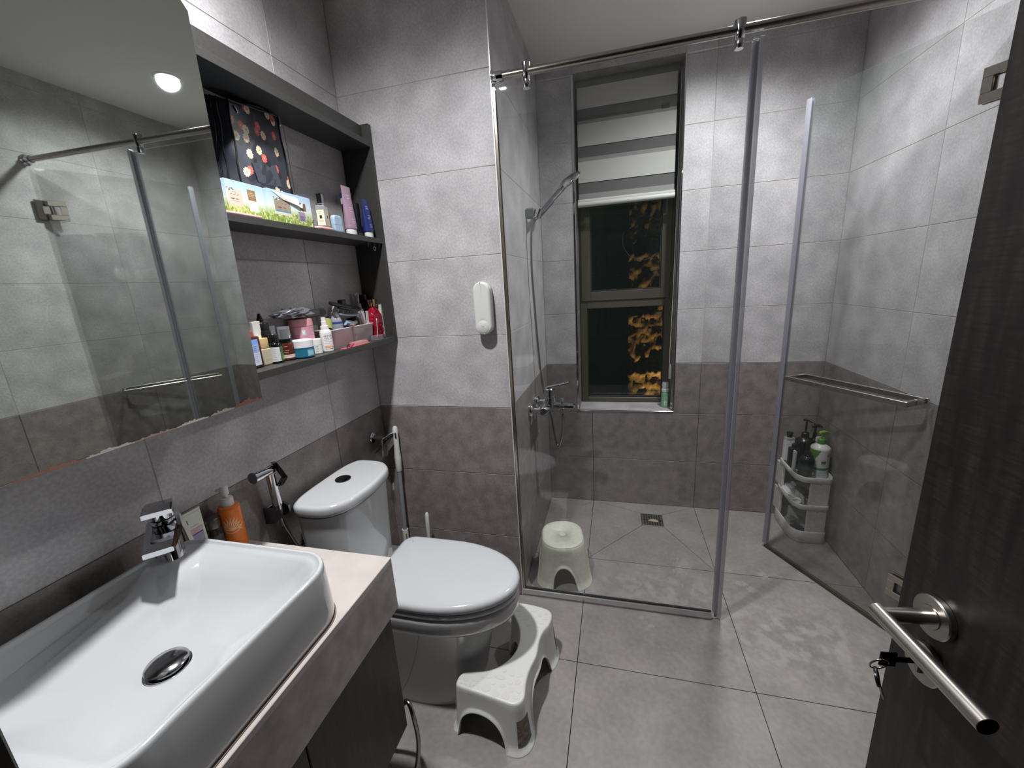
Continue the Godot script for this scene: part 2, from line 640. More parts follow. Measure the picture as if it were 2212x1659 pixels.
func room():
	var R := 0.0015     # how deep the joints lie behind the tile faces
	var st := S()
	span(st, Vector3(-0.12, 0, 0.0), Vector3(-R, CEIL, 1.374))
	var w = struct("wall_left", st, M.grout_light)
	grout_bed(w, Vector3(-0.004, 0, 0.0), Vector3(-R + 0.0002, 0.9, 1.374))
	tiles(w, Vector3(0, 0, 0), Vector3(0, 0, 1), Vector3(1, 0, 0), [0.0, 0.305, 0.905, 1.374], ROWS, 0.9)
	st = S()
	span(st, Vector3(-0.12, 0, ZB - 0.1), Vector3(XP - R, CEIL, -R))
	w = struct("wall_partition", st, M.grout_light)
	grout_bed(w, Vector3(0, 0, -0.004), Vector3(XP - R, 0.9, -R + 0.0002))
	tiles(w, Vector3(0, 0, 0), Vector3(1, 0, 0), Vector3(0, 0, 1), [0.0, 0.6], ROWS, 0.9)
	st = S()
	span(st, Vector3(XP - R - 0.02, 0, ZB - R), Vector3(XP - R + 0.0001, CEIL, -R))
	w = struct("wall_shower_side", st, M.grout_light)
	grout_bed(w, Vector3(XP - 0.01, 0, ZB), Vector3(XP - R + 0.0003, 0.9, -0.002))
	tiles(w, Vector3(XP, 0, 0), Vector3(0, 0, 1), Vector3(1, 0, 0), [ZB, -0.6, 0.0], ROWS, 0.9)
	# the wall with the window: four pieces round the opening
	st = S()
	var z0 := ZB - 0.22; var z1 := ZB - R
	span(st, Vector3(XP - 0.02, 0, z0), Vector3(WIN.position.x - 0.004, CEIL, z1))
	span(st, Vector3(WIN.end.x + 0.004, 0, z0), Vector3(XR + 0.12, CEIL, z1))
	span(st, Vector3(WIN.position.x - 0.004, 0, z0), Vector3(WIN.end.x + 0.004, WIN.position.y - 0.006, z1))
	span(st, Vector3(WIN.position.x - 0.004, WIN.end.y + 0.004, z0), Vector3(WIN.end.x + 0.004, CEIL, z1))
	w = struct("wall_back", st, M.grout_light)
	st = S()
	span(st, Vector3(XP, 0, ZB - 0.004), Vector3(WIN.position.x - 0.004, 0.9, ZB - R + 0.0002))
	span(st, Vector3(WIN.end.x + 0.004, 0, ZB - 0.004), Vector3(XR, 0.9, ZB - R + 0.0002))
	span(st, Vector3(WIN.position.x - 0.004, 0, ZB - 0.004), Vector3(WIN.end.x + 0.004, 0.6, ZB - R + 0.0002))
	wpart(w, "grout_bed", st, M.grout_dark)
	tiles(w, Vector3(0, 0, ZB), Vector3(1, 0, 0), Vector3(0, 0, 1), [XP, 0.873, 1.473, XR], ROWS, 0.9, WIN)
	st = S()
	span(st, Vector3(XR + R, 0, ZB - 0.22), Vector3(XR + 0.12, CEIL, 1.72))
	w = struct("wall_right", st, M.grout_light)
	grout_bed(w, Vector3(XR + 0.004, 0, ZB), Vector3(XR + R - 0.0002, 0.9, 1.62))
	tiles(w, Vector3(XR, 0, 0), Vector3(0, 0, 1), Vector3(-1, 0, 0), [ZB, -0.298, 0.302, 0.902, 1.62], ROWS, 0.9)
	# entrance side: stub beside the vanity, stub behind the open door, lintel
	st = S()
	span(st, Vector3(-0.12, 0, 1.3745), Vector3(0.50, CEIL, 1.72))
	span(st, Vector3(1.50, 0, 1.62), Vector3(XR + 0.12, CEIL, 1.72))
	span(st, Vector3(0.50, 2.14, 1.60), Vector3(1.50, CEIL, 1.72))
	struct("wall_front", st, M.paint_dark)
	st = S()
	span(st, Vector3(0.5005, 0.0, 1.3745), Vector3(0.52, 2.12, 1.72), 0.002)
	span(st, Vector3(1.482, 0.0, 1.615), Vector3(1.4995, 2.12, 1.72), 0.002)
	span(st, Vector3(0.5005, 2.12, 1.595), Vector3(1.4995, 2.139, 1.72), 0.002)
	var tr = struct("trim_1", st, M.door)
	tag(tr, "dark brown wooden lining of the entrance doorway")
	st = S()
	span(st, Vector3(XP - 0.0035, 0.0, -0.0035), Vector3(XP + 0.0003, CEIL, 0.0003))
	struct("trim_2", st, M.alu_white)
	st = S()
	span(st, Vector3(-0.12, CEIL, ZB - 0.22), Vector3(XR + 0.12, CEIL + 0.08, 1.72))
	struct("ceiling", st, M.ceiling)
	floor_tiles()

func floor_tiles():
	var st := S()
	span(st, Vector3(-0.12, -0.12, ZB - 0.22), Vector3(XR + 0.12, -0.0115, 1.72))
	var f = struct("floor", st, M.grout_floor)
	var g := 0.0014
	var xs := [0.0, 0.273, 0.873, 1.473, XR]
	var zs := [0.2935, 0.8935, 1.4935, 1.72]
	for i in 4:
		for j in 3: floor_piece(f, [Vector2(xs[i], zs[j]), Vector2(xs[i + 1], zs[j]), Vector2(xs[i + 1], zs[j + 1]), Vector2(xs[i], zs[j + 1])], g)
		var z := -0.306
		if i < 1: floor_piece(f, [Vector2(xs[i], 0), Vector2(xs[i + 1], 0), Vector2(xs[i + 1], 0.2935), Vector2(xs[i], 0.2935)], g)
		elif i == 1:
			floor_piece(f, [Vector2(xs[1], 0), Vector2(XP, 0), Vector2(XP, z), Vector2(xs[2], z), Vector2(xs[2], 0.2935), Vector2(xs[1], 0.2935)], g)
			floor_piece(f, [Vector2(XP, ZB), Vector2(xs[2], ZB), Vector2(xs[2], z), Vector2(XP, z)], g)
		else:
			floor_piece(f, [Vector2(xs[i], z), Vector2(xs[i + 1], z), Vector2(xs[i + 1], 0.2935), Vector2(xs[i], 0.2935)], g)
			if i == 3: floor_piece(f, [Vector2(xs[i], ZB), Vector2(XR, ZB), Vector2(XR, z), Vector2(xs[i], z)], g)
	# four slices that fall to the drain
	var a := [Vector2(0.873, ZB), Vector2(1.473, ZB), Vector2(1.473, -0.306), Vector2(0.873, -0.306)]
	var d := [Vector2(1.159, -0.783), Vector2(1.279, -0.783), Vector2(1.279, -0.655), Vector2(1.159, -0.655)]
	for k in 4:
		var n := (k + 1) % 4
		floor_piece(f, [a[k], a[n], d[n], d[k]], g, 2)
	# the drain: a recessed metal grate
	var o = thing("floor_drain", "square metal floor drain sunk in the shower floor", "drain", Vector3(1.219, -0.009, -0.719))
	st = S()
	for s in [[-0.058, 0, 0.004, 0.128], [0.058, 0, 0.004, 0.128]]: bx(st, Vector3(s[0], 0.001, 0), Vector3(s[2], 0.006, s[3]), 0.001)
	for s in [-0.062, 0.062]: bx(st, Vector3(0, 0.001, s), Vector3(0.116, 0.006, 0.004), 0.001)
	part(o, "frame", st, M.brushed)
	st = S()
	for k in 7: bx(st, Vector3(-0.042 + 0.014 * k, -0.0012, 0), Vector3(0.006, 0.003, 0.116), 0.0008)
	bx(st, Vector3(0, -0.0014, 0), Vector3(0.112, 0.0024, 0.008), 0.0006)
	part(o, "grate", st, M.dark_chrome)
	st = S()
	st.set_smooth_group(0)
	var blob := rounded(PackedVector2Array([Vector2(-0.03, 0.012), Vector2(0.0, -0.012), Vector2(0.038, 0.004), Vector2(0.03, 0.022), Vector2(0.0, 0.014)]), 2)
	slab(st, oriented(blob), -0.0006, 0.003, 0.0012)
	part(o, "soap_residue", st, sm("b5a27c", 0.6))

func floor_piece(f, o: Array, g: float, low := 0):
	# low: how many of the last corners lie deeper (towards the drain)
	var p := PackedVector2Array()
	for q in o: p.append(q)
	p = oriented(p)
	var s := inset(p, g)
	var st := S()
	var top := PackedVector3Array(); var bot := PackedVector3Array()
	for i in s.size():
		var k := o.find(p[i])
		var y := 0.0 if k < o.size() - low else -0.008
		top.append(Vector3(s[i].x, y, s[i].y)); bot.append(Vector3(s[i].x, -0.0115, s[i].y))
	for i in s.size():
		var j := (i + 1) % s.size()
		for v in [bot[i], top[j], bot[j], bot[i], top[i], top[j]]: floor_v(st, v)
	var t := Geometry2D.triangulate_polygon(s)
	for k in range(0, t.size(), 3):
		var a := top[t[k]]; var b := top[t[k + 1]]; var c := top[t[k + 2]]
		if (b - a).cross(c - a).y > 0: for v in [a, c, b]: floor_v(st, v)
		else: for v in [a, b, c]: floor_v(st, v)
	wpart(f, "floor_tile", st, M.floor)

func floor_v(st, v):
	st.set_uv(Vector2((v.x + 0.1) / 2.4, (v.z + 1.0) / 2.8))
	st.add_vertex(v)

func lamps():
	for q in [[Vector3(0.42, CEIL, 0.85), "round recessed downlight in the ceiling over the washbasin"], [Vector3(1.50, CEIL, -0.33), "round recessed downlight in the ceiling over the shower, mirrored above the shelf"]]:
		var o = thing("ceiling_light", q[1], "lamp", q[0], "recessed ceiling downlights")
		var st := S()
		lathe(st, [[0.046, -0.0005], [0.046, -0.004], [0.058, -0.004], [0.062, -0.0015], [0.062, -0.0005]], 40)
		part(o, "trim_ring", st, M.white)
		st = S()
		lathe(st, [[0.0, -0.003], [0.046, -0.003], [0.046, -0.0005], [0.0, -0.0005]], 40)
		var m := sm("ffffff", 0.5)
		m.emission_enabled = true
		m.emission = Color(1.0, 0.98, 0.95)
		m.emission_energy_multiplier = 5.0
		part(o, "diffuser_lamp", st, m)

func window_and_outside():
	var zf := -1.058      # inner face of the window frame
	var x0 := WIN.position.x; var x1 := WIN.end.x; var y0 := WIN.position.y; var y1 := WIN.end.y
	var st := S()
	# frame: outer members, transom in two halves
	for b in [[x0 + 0.012, y0 + 0.004, 0.835, y1], [1.289, y0 + 0.004, x1 - 0.005, y1], [0.835, y0 + 0.004, 1.289, 0.645], [0.835, 1.213, 1.289, 1.256]]:
		span(st, Vector3(b[0], b[1], zf - 0.06), Vector3(b[2], b[3], zf), 0.002)
	var w = struct("window_1", st, M.bronze)
	tag(w, "tall narrow aluminium window in the shower")
	st = S()    # the sash of the upper light
	for b in [[0.806, 1.259, 0.86, y1 - 0.002], [1.264, 1.259, 1.316, y1 - 0.002], [0.86, 1.259, 1.264, 1.314], [0.86, 2.34, 1.264, y1 - 0.002]]:
		span(st, Vector3(b[0], b[1], zf - 0.03), Vector3(b[2], b[3], zf + 0.008), 0.002)
	var sash = part(w, "sash", st, M.bronze)
	st = S()
	for b in [[0.86, 1.314, 0.868, 2.34], [1.256, 1.314, 1.264, 2.34], [0.868, 1.314, 1.256, 1.322]]: span(st, Vector3(b[0], b[1], zf - 0.024), Vector3(b[2], b[3], zf - 0.004), 0.001)
	part(sash, "gasket", st, M.black_soft)
	st = S()
	span(st, Vector3(0.862, 1.316, zf - 0.022), Vector3(1.262, 2.34, zf - 0.016))
	part(sash, "pane", st, M.pane)
	st = S()
	span(st, Vector3(0.835, 0.645, zf - 0.036), Vector3(1.289, 1.213, zf - 0.03))
	part(w, "pane", st, M.pane)
	st = S()
	for b in [[0.835, 0.645, 0.842, 1.213], [1.282, 0.645, 1.289, 1.213], [0.842, 0.645, 1.282, 0.654]]: span(st, Vector3(b[0], b[1], zf - 0.028), Vector3(b[2], b[3], zf - 0.012), 0.001)
	part(w, "gasket", st, M.black_soft)
	# ring of the round cut-out for a fan in the upper pane
	st = S()
	var c := Vector3(1.165, 1.60, zf - 0.0145)
	var ring := []
	for k in 41: ring.append(c + Vector3(cos(TAU * k / 40), sin(TAU * k / 40), 0) * 0.118)
	tube(st, ring, 0.0022, 6, false)
	part(sash, "fan_cutout_ring", st, M.black_soft)
	# tiled reveal and sill
	st = S()
	span(st, Vector3(x0 - 0.004, y0 - 0.006, zf - 0.06), Vector3(x0 + 0.008, y1, ZB - 0.002))
	part(w, "reveal_panel", st, M.tile_dark_1)
	st = S()
	span(st, Vector3(x1 - 0.003, y0 - 0.006, zf - 0.06), Vector3(x1 + 0.004, y1, ZB - 0.002))
	part(w, "reveal_panel", st, M.tile_dark_2)
	st = S()
	span(st, Vector3(x0 - 0.004, y1 - 0.002, zf - 0.06), Vector3(x1 + 0.004, y1 + 0.004, ZB - 0.002))
	part(w, "reveal_panel", st, M.tile_dark_0)
	st = S()
	span(st, Vector3(x0 + 0.008, y0 - 0.012, zf - 0.06), Vector3(x1 - 0.003, y0, ZB - 0.004), 0.001)
	part(w, "window_sill", st, M.tile_light_1)
	st = S()
	for yj in [0.9, 1.2, 1.5, 1.8, 2.1]: span(st, Vector3(x0 + 0.0078, yj - 0.0012, zf), Vector3(x0 + 0.0086, yj + 0.0012, ZB - 0.006))
	part(w, "reveal_joint", st, M.grout_light)
	# polished corner strips
	st = S()
	span(st, Vector3(x0 - 0.003, y0 - 0.008, ZB - 0.004), Vector3(x1 + 0.002, y0 + 0.001, ZB + 0.0035), 0.0015)
	part(w, "sill_strip", st, M.chrome)
	st = S()
	span(st, Vector3(x0 - 0.004, y0, ZB - 0.004), Vector3(x0 + 0.009, y1, ZB + 0.003), 0.0018)
	part(w, "corner_strip", st, M.chrome)
	st = S()
	span(st, Vector3(x1 - 0.004, y0, ZB - 0.004), Vector3(x1 + 0.004, y1, ZB + 0.003), 0.0018)
	span(st, Vector3(x1 - 0.007, y0 + 0.004, ZB - 0.07), Vector3(x1 - 0.002, y1, ZB - 0.064), 0.0015)
	part(w, "corner_strip", st, M.chrome)
	# the blind
	var o = thing("roller_blind", "striped grey zebra roller blind half lowered in the shower window", "blind", Vector3(1.058, 1.783, -0.95))
	var lay := [[2.395, 2.41, "dark"], [2.377, 2.395, "mid"], [2.27, 2.377, "light"], [2.215, 2.27, "dark"], [2.198, 2.215, "mid"], [2.09, 2.198, "light"], [2.035, 2.09, "dark"], [2.015, 2.035, "mid"], [1.909, 2.015, "light"], [1.852, 1.909, "dark"], [1.818, 1.852, "mid"]]
	var mats := {"dark": tri_mat("6e6d6b", 0.85, Vector3(4, 40, 4), M.fine, null, Vector3.ONE), "mid": tri_mat("a3a29d", 0.85, Vector3(4, 40, 4), M.fine, null, Vector3.ONE), "light": tri_mat("d2d1ca", 0.85, Vector3(4, 40, 4), M.fine, null, Vector3.ONE)}
	for l in lay:
		st = S()
		var dz: float = {"dark": -0.004, "mid": -0.002, "light": 0.0}[l[2]]
		span(st, Vector3(0.807, l[0], -0.9515 + dz), Vector3(1.308, l[1], -0.95 + dz))
		wpart(o, "fabric_band", st, mats[l[2]])
	st = S()
	tube(st, [Vector3(0.803, 1.797, -0.948), Vector3(1.311, 1.797, -0.948)], 0.015, 16)
	var bb = wpart(o, "bottom_bar", st, M.white_soft)
	st = S()
	span(st, Vector3(0.803, 1.808, -0.946), Vector3(1.311, 1.822, -0.938), 0.002)
	wpart(bb, "bar_clip", st, M.white)
	st = S()
	tube(st, [Vector3(0.803, 2.385, -0.965), Vector3(1.318, 2.385, -0.965)], 0.022, 16)
	wpart(o, "roller", st, mats.dark)
	st = S()
	span(st, Vector3(1.236, 2.213, -0.9535), Vector3(1.272, 2.238, -0.9505), 0.0005)
	wpart(o, "repair_patch", st, sm("4a4a49", 0.8))
	o = thing("blind_cord", "white pull cord of the blind with a clear drop weight", "cord", Vector3(1.315, 0.80, -0.925))
	st = S()
	tube(st, curve([Vector3(1.322, 2.37, -0.925), Vector3(1.321, 1.8, -0.925), Vector3(1.317, 1.3, -0.925), Vector3(1.311, 0.93, -0.925), Vector3(1.316, 0.885, -0.925)], 6), 0.0016, 6)
	wpart(o, "cord", st, M.white)
	st = S()
	lathe(st, [[0.0, 0.0], [0.008, 0.0], [0.009, 0.01], [0.008, 0.075], [0.004, 0.085], [0.0, 0.085]], 12)
	part(o, "drop_weight", st, clear_mat("b9b6ae", 0.6, 0.2), Transform3D(Basis(), Vector3(0.001, 0, 0)))
	# foam bottle on the sill
	o = thing("foam_bottle", "green pump foam bottle with a clear cap on the window sill", "bottle", Vector3(1.298, 0.613, -0.972))
	st = S()
	lathe(st, [[0.0, 0.0], [0.019, 0.0], [0.0215, 0.003], [0.0215, 0.088], [0.019, 0.095], [0.019, 0.098], [0.0, 0.098]], 24)
	part(o, "body", st, sm("7fb089", 0.35))
	var im := blank(96, 128, "7fb089")
	for k in 5: stroke(im, Vector2(30 + k * 9, 14 + k * 3), Vector2(44 + k * 7, 40 + k * 2), 2, "b9d3bd")
	im.fill_rect(Rect2i(22, 66, 26, 44), Color("c9dccb")); im.fill_rect(Rect2i(28, 72, 14, 10), Color("7fb089")); im.fill_rect(Rect2i(28, 90, 14, 14), Color("7fb089"))
	st = S()
	wrap_label(st, 0.0217, 0.006, 0.084, -140, 0, 12)
	part(o, "label_print", st, printed(im))
	st = S()
	lathe(st, [[0.019, 0.097], [0.0215, 0.098], [0.0215, 0.112], [0.018, 0.114], [0.0, 0.114]], 20)
	part(o, "collar", st, M.white)
	st = S()
	lathe(st, [[0.0195, 0.113], [0.0195, 0.146], [0.016, 0.152], [0.0, 0.152]], 20)
	part(o, "cap", st, clear_mat("d5d5d0", 0.55, 0.1))
	for q in [[0.0, 0.648], [0.0, 0.622]]:
		st = S()
		lathe(st, [[0.008, 0.0], [0.008, 0.006], [0.006, 0.009], [0.0, 0.0095]], 14, frame_x(Vector3(1.332, q[1], -0.918), Vector3(-1, 0, 0)))
		solo("cord_clip", "small cream round clip on the window side, %s of the pair" % ("upper one" if q[1] > 0.63 else "lower one"), "clip", st, sm("cfc9ae", 0.4), Vector3.ZERO, "cord clips on the window side")
	outside()

func outside():
	# night outside: a rough rendered wall with ledges, lit warm along one strip, and dark openings beside it
	var rng := RandomNumberGenerator.new(); rng.seed = 7
	var nz := FastNoiseLite.new(); nz.seed = 4; nz.frequency = 3.2; nz.fractal_octaves = 5
	var st := S()
	st.set_smooth_group(0)
	var zw := -3.4
	var ledge := [-0.9, -0.32, 0.28, 0.95, 1.62, 2.3, 3.0, 3.7]
	var nx := 40; var ny := 150
	var at := func(i, j):
		var x: float = 1.15 + 0.75 * i / nx
		var y: float = -1.4 + 5.6 * j / ny
		var d := 0.035 * nz.get_noise_2d(x * 2.2, y * 3.0)
		for l in ledge:
			var wob := 0.03 * nz.get_noise_2d(x * 3.0, l * 9.0)
			if absf(y - l - wob) < 0.03: d += 0.03
		return Vector3(x, y, zw + d)
	for i in nx:
		for j in ny: quad(st, at.call(i, j), at.call(i + 1, j), at.call(i + 1, j + 1), at.call(i, j + 1))
	st.set_smooth_group(-1)
	span(st, Vector3(1.15, -1.4, zw - 0.3), Vector3(1.9, 4.2, zw - 0.06))
	var w = struct("wall_outside", st, tri_mat("b5a47c", 0.85, Vector3.ONE * 2.0, noise_tex(61, 0.02, 0.6, 1.0, 5), null, Vector3.ONE))
	tag(w, "rough ochre wall outside the window lit warm at night")
	var b := S()
	span(b, Vector3(-1.4, -1.4, zw - 0.5), Vector3(1.15, 4.2, zw - 0.2))
	var dark = thing("apartment_facade", "dark night facade with window openings seen through the shower window", "building", Vector3(-0.1, -1.4, zw - 0.35))
	wpart(dark, "wall", b, sm("2a2823", 0.9))
	for r in 5:
		for c in 2:
			b = S()
			span(b, Vector3(0.62 + 0.28 * c, -0.9 + 0.78 * r, zw - 0.2), Vector3(0.80 + 0.28 * c, -0.42 + 0.78 * r, zw - 0.17), 0.004)
			wpart(dark, "window", b, sm("060606", 0.25))
	# the uplight at the foot of that wall
	var u = thing("outdoor_uplight", "small outdoor spotlight at the foot of the ochre wall outside", "lamp", Vector3(1.53, -1.4, -3.12))
	b = S()
	lathe(b, [[0.03, 0.0], [0.03, 0.06], [0.026, 0.062]], 16)
	part(u, "housing", b, M.black_soft)
	b = S()
	lathe(b, [[0.026, 0.055], [0.0, 0.055]], 16)
	var m := sm("ffd9a0", 0.5)
	m.emission_enabled = true; m.emission = Color(1.0, 0.72, 0.36); m.emission_energy_multiplier = 3.0
	part(u, "lens_lamp", b, m)
	var sp := SpotLight3D.new()
	sp.name = "outdoor_uplight_beam"
	sp.light_color = Color(1.0, 0.80, 0.48)
	sp.light_energy = 9.0
	sp.light_size = 0.03
	sp.spot_angle = 17.0
	sp.spot_angle_attenuation = 0.9
	sp.spot_range = 8.0
	sp.shadow_enabled = true
	sp.position = Vector3(1.53, -1.32, -3.12)
	add_child(sp)
	sp.look_at_from_position(sp.position, Vector3(1.53, 1.2, -3.36), Vector3.FORWARD)

# ---------------------------------------------------------------- shower enclosure
func shower_enclosure():
	var st := S()
	var o = thing("shower_rod", "round brushed steel stabiliser bar above the shower glass", "rail", Vector3(1.33, 2.07, -0.01))
	tube(st, [Vector3(0.602, 2.07, -0.01), Vector3(XR - 0.002, 2.07, -0.01)], 0.0125, 24)
	wpart(o, "bar", st, M.steel)
	for s in [[0.601, 1.0], [XR - 0.001, -1.0]]:
		st = S()
		lathe(st, [[0.0, 0.0], [0.024, 0.0], [0.024, 0.004], [0.0165, 0.007], [0.0165, 0.036], [0.0155, 0.038], [0.0, 0.038]], 28, frame_x(Vector3(s[0], 2.07, -0.01), Vector3(s[1], 0, 0)))
		wpart(o, "wall_flange", st, M.chrome)
	for x in [0.719, 1.361]:
		st = S()
		lathe(st, [[0.0, -0.024], [0.012, -0.024], [0.0125, -0.022], [0.0125, -0.001], [0.0115, 0.0], [0.0125, 0.001], [0.0145, 0.02], [0.0165, 0.045], [0.0165, 0.049], [0.0, 0.049]], 24, Transform3D(Basis(), Vector3(x, 2.045, -0.01)))
		wpart(o, "glass_clamp", st, M.chrome)
	o = thing("glass_panel", "fixed clear glass screen between the short wall and the shower opening", "glass screen", Vector3(1.0, 0, -0.01))
	st = S()
	span(st, Vector3(0.604, 0.034, -0.014), Vector3(1.402, 2.036, -0.006), 0.0006)
	wpart(o, "pane", st, M.glass)
	st = S()
	span(st, Vector3(0.601, 0.0, -0.022), Vector3(1.392, 0.034, -0.015), 0.001)
	span(st, Vector3(0.601, 0.0, -0.005), Vector3(1.392, 0.034, 0.002), 0.001)
	span(st, Vector3(0.601, 0.0, -0.022), Vector3(1.392, 0.01, 0.002), 0.001)
	wpart(o, "bottom_track", st, M.alu)
	st = S()
	span(st, Vector3(0.6012, 0.034, -0.020), Vector3(0.611, 2.04, -0.0145), 0.001)
	span(st, Vector3(0.6012, 0.034, -0.0055), Vector3(0.611, 2.04, 0.0), 0.001)
	wpart(o, "wall_channel", st, M.steel)
	st = S()
	span(st, Vector3(0.604, 0.034, -0.0145), Vector3(1.392, 0.0375, -0.0055))
	wpart(o, "gasket", st, M.black_soft)
	st = S()
	span(st, Vector3(1.396, 0.03, -0.0185), Vector3(1.412, 2.036, -0.014), 0.0008)
	span(st, Vector3(1.396, 0.03, -0.006), Vector3(1.412, 2.036, -0.0015), 0.0008)
	var seal = wpart(o, "edge_seal", st, M.seal)
	st = S()
	span(st, Vector3(1.4035, 0.012, -0.015), Vector3(1.412, 2.034, -0.005), 0.001)
	wpart(seal, "magnet_strip", st, M.seal_grey)
	st = S()
	span(st, Vector3(1.413, 0.012, -0.02), Vector3(1.428, 2.042, 0.0), 0.003)
	wpart(o, "seal_lip", st, M.seal)
	# the hinged door stands open into the shower
	var h := Vector3(2.058, 0, -0.012)
	o = thing("glass_door", "hinged clear glass shower door standing open against the far corner", "glass door", h)
	var B := Basis(Vector3(-0.49072253, 0, -0.8713159), Vector3.UP, Vector3(0.8713159, 0, -0.49072253))
	# local axes: x along the door, z away from the room
	o.transform = Transform3D(B, h)
	st = S()
	span(st, Vector3(0.012, 0.018, -0.004), Vector3(0.618, 2.038, 0.004), 0.0006)
	part(o, "pane", st, M.glass_door)
	st = S()
	span(st, Vector3(0.602, 0.02, -0.0085), Vector3(0.618, 2.03, -0.0042), 0.0008)
	span(st, Vector3(0.602, 0.02, 0.0042), Vector3(0.618, 2.03, 0.0085), 0.0008)
	span(st, Vector3(0.6185, 0.02, -0.0085), Vector3(0.626, 2.03, 0.0085), 0.002)
	part(o, "edge_seal", st, M.seal)
	st = S()
	span(st, Vector3(0.02, 0.0012, -0.006), Vector3(0.616, 0.02, 0.006), 0.002)
	part(o, "bottom_seal", st, clear_mat("4a4438", 0.8, 0.3))
	st = S()
	bx(st, Vector3(0.326, 0.911, 0.05), Vector3(0.46, 0.02, 0.010), 0.0012)
	bx(st, Vector3(0.106, 0.911, 0.024), Vector3(0.010, 0.02, 0.044), 0.0012)
	bx(st, Vector3(0.546, 0.911, 0.024), Vector3(0.010, 0.02, 0.044), 0.0012)
	bx(st, Vector3(0.326, 0.911, -0.05), Vector3(0.46, 0.02, 0.010), 0.0012)
	bx(st, Vector3(0.106, 0.911, -0.024), Vector3(0.010, 0.02, 0.044), 0.0012)
	bx(st, Vector3(0.546, 0.911, -0.024), Vector3(0.010, 0.02, 0.044), 0.0012)
	part(o, "handle", st, M.brushed)
	for y in [1.848, 0.205]:
		st = S()
		for z in [-0.009, 0.009]:
			bx(st, Vector3(0.053, y + 0.0325, z), Vector3(0.062, 0.025, 0.008), 0.001)
			bx(st, Vector3(0.053, y - 0.0325, z), Vector3(0.062, 0.025, 0.008), 0.001)
			bx(st, Vector3(0.072, y, z), Vector3(0.024, 0.04, 0.008), 0.001)
		tube(st, [Vector3(0.032, y - 0.019, 0), Vector3(0.032, y + 0.019, 0)], 0.010, 16)
		var hg = part(o, "hinge", st, M.steel)
		st = S()
		bx(st, Vector3(0.0, y, 0.0), Vector3(0.008, 0.09, 0.05), 0.001, B.inverse())
		bx(st, Vector3(0.016, y, 0.0), Vector3(0.03, 0.036, 0.012), 0.001)
		part(hg, "wall_plate", st, M.steel)

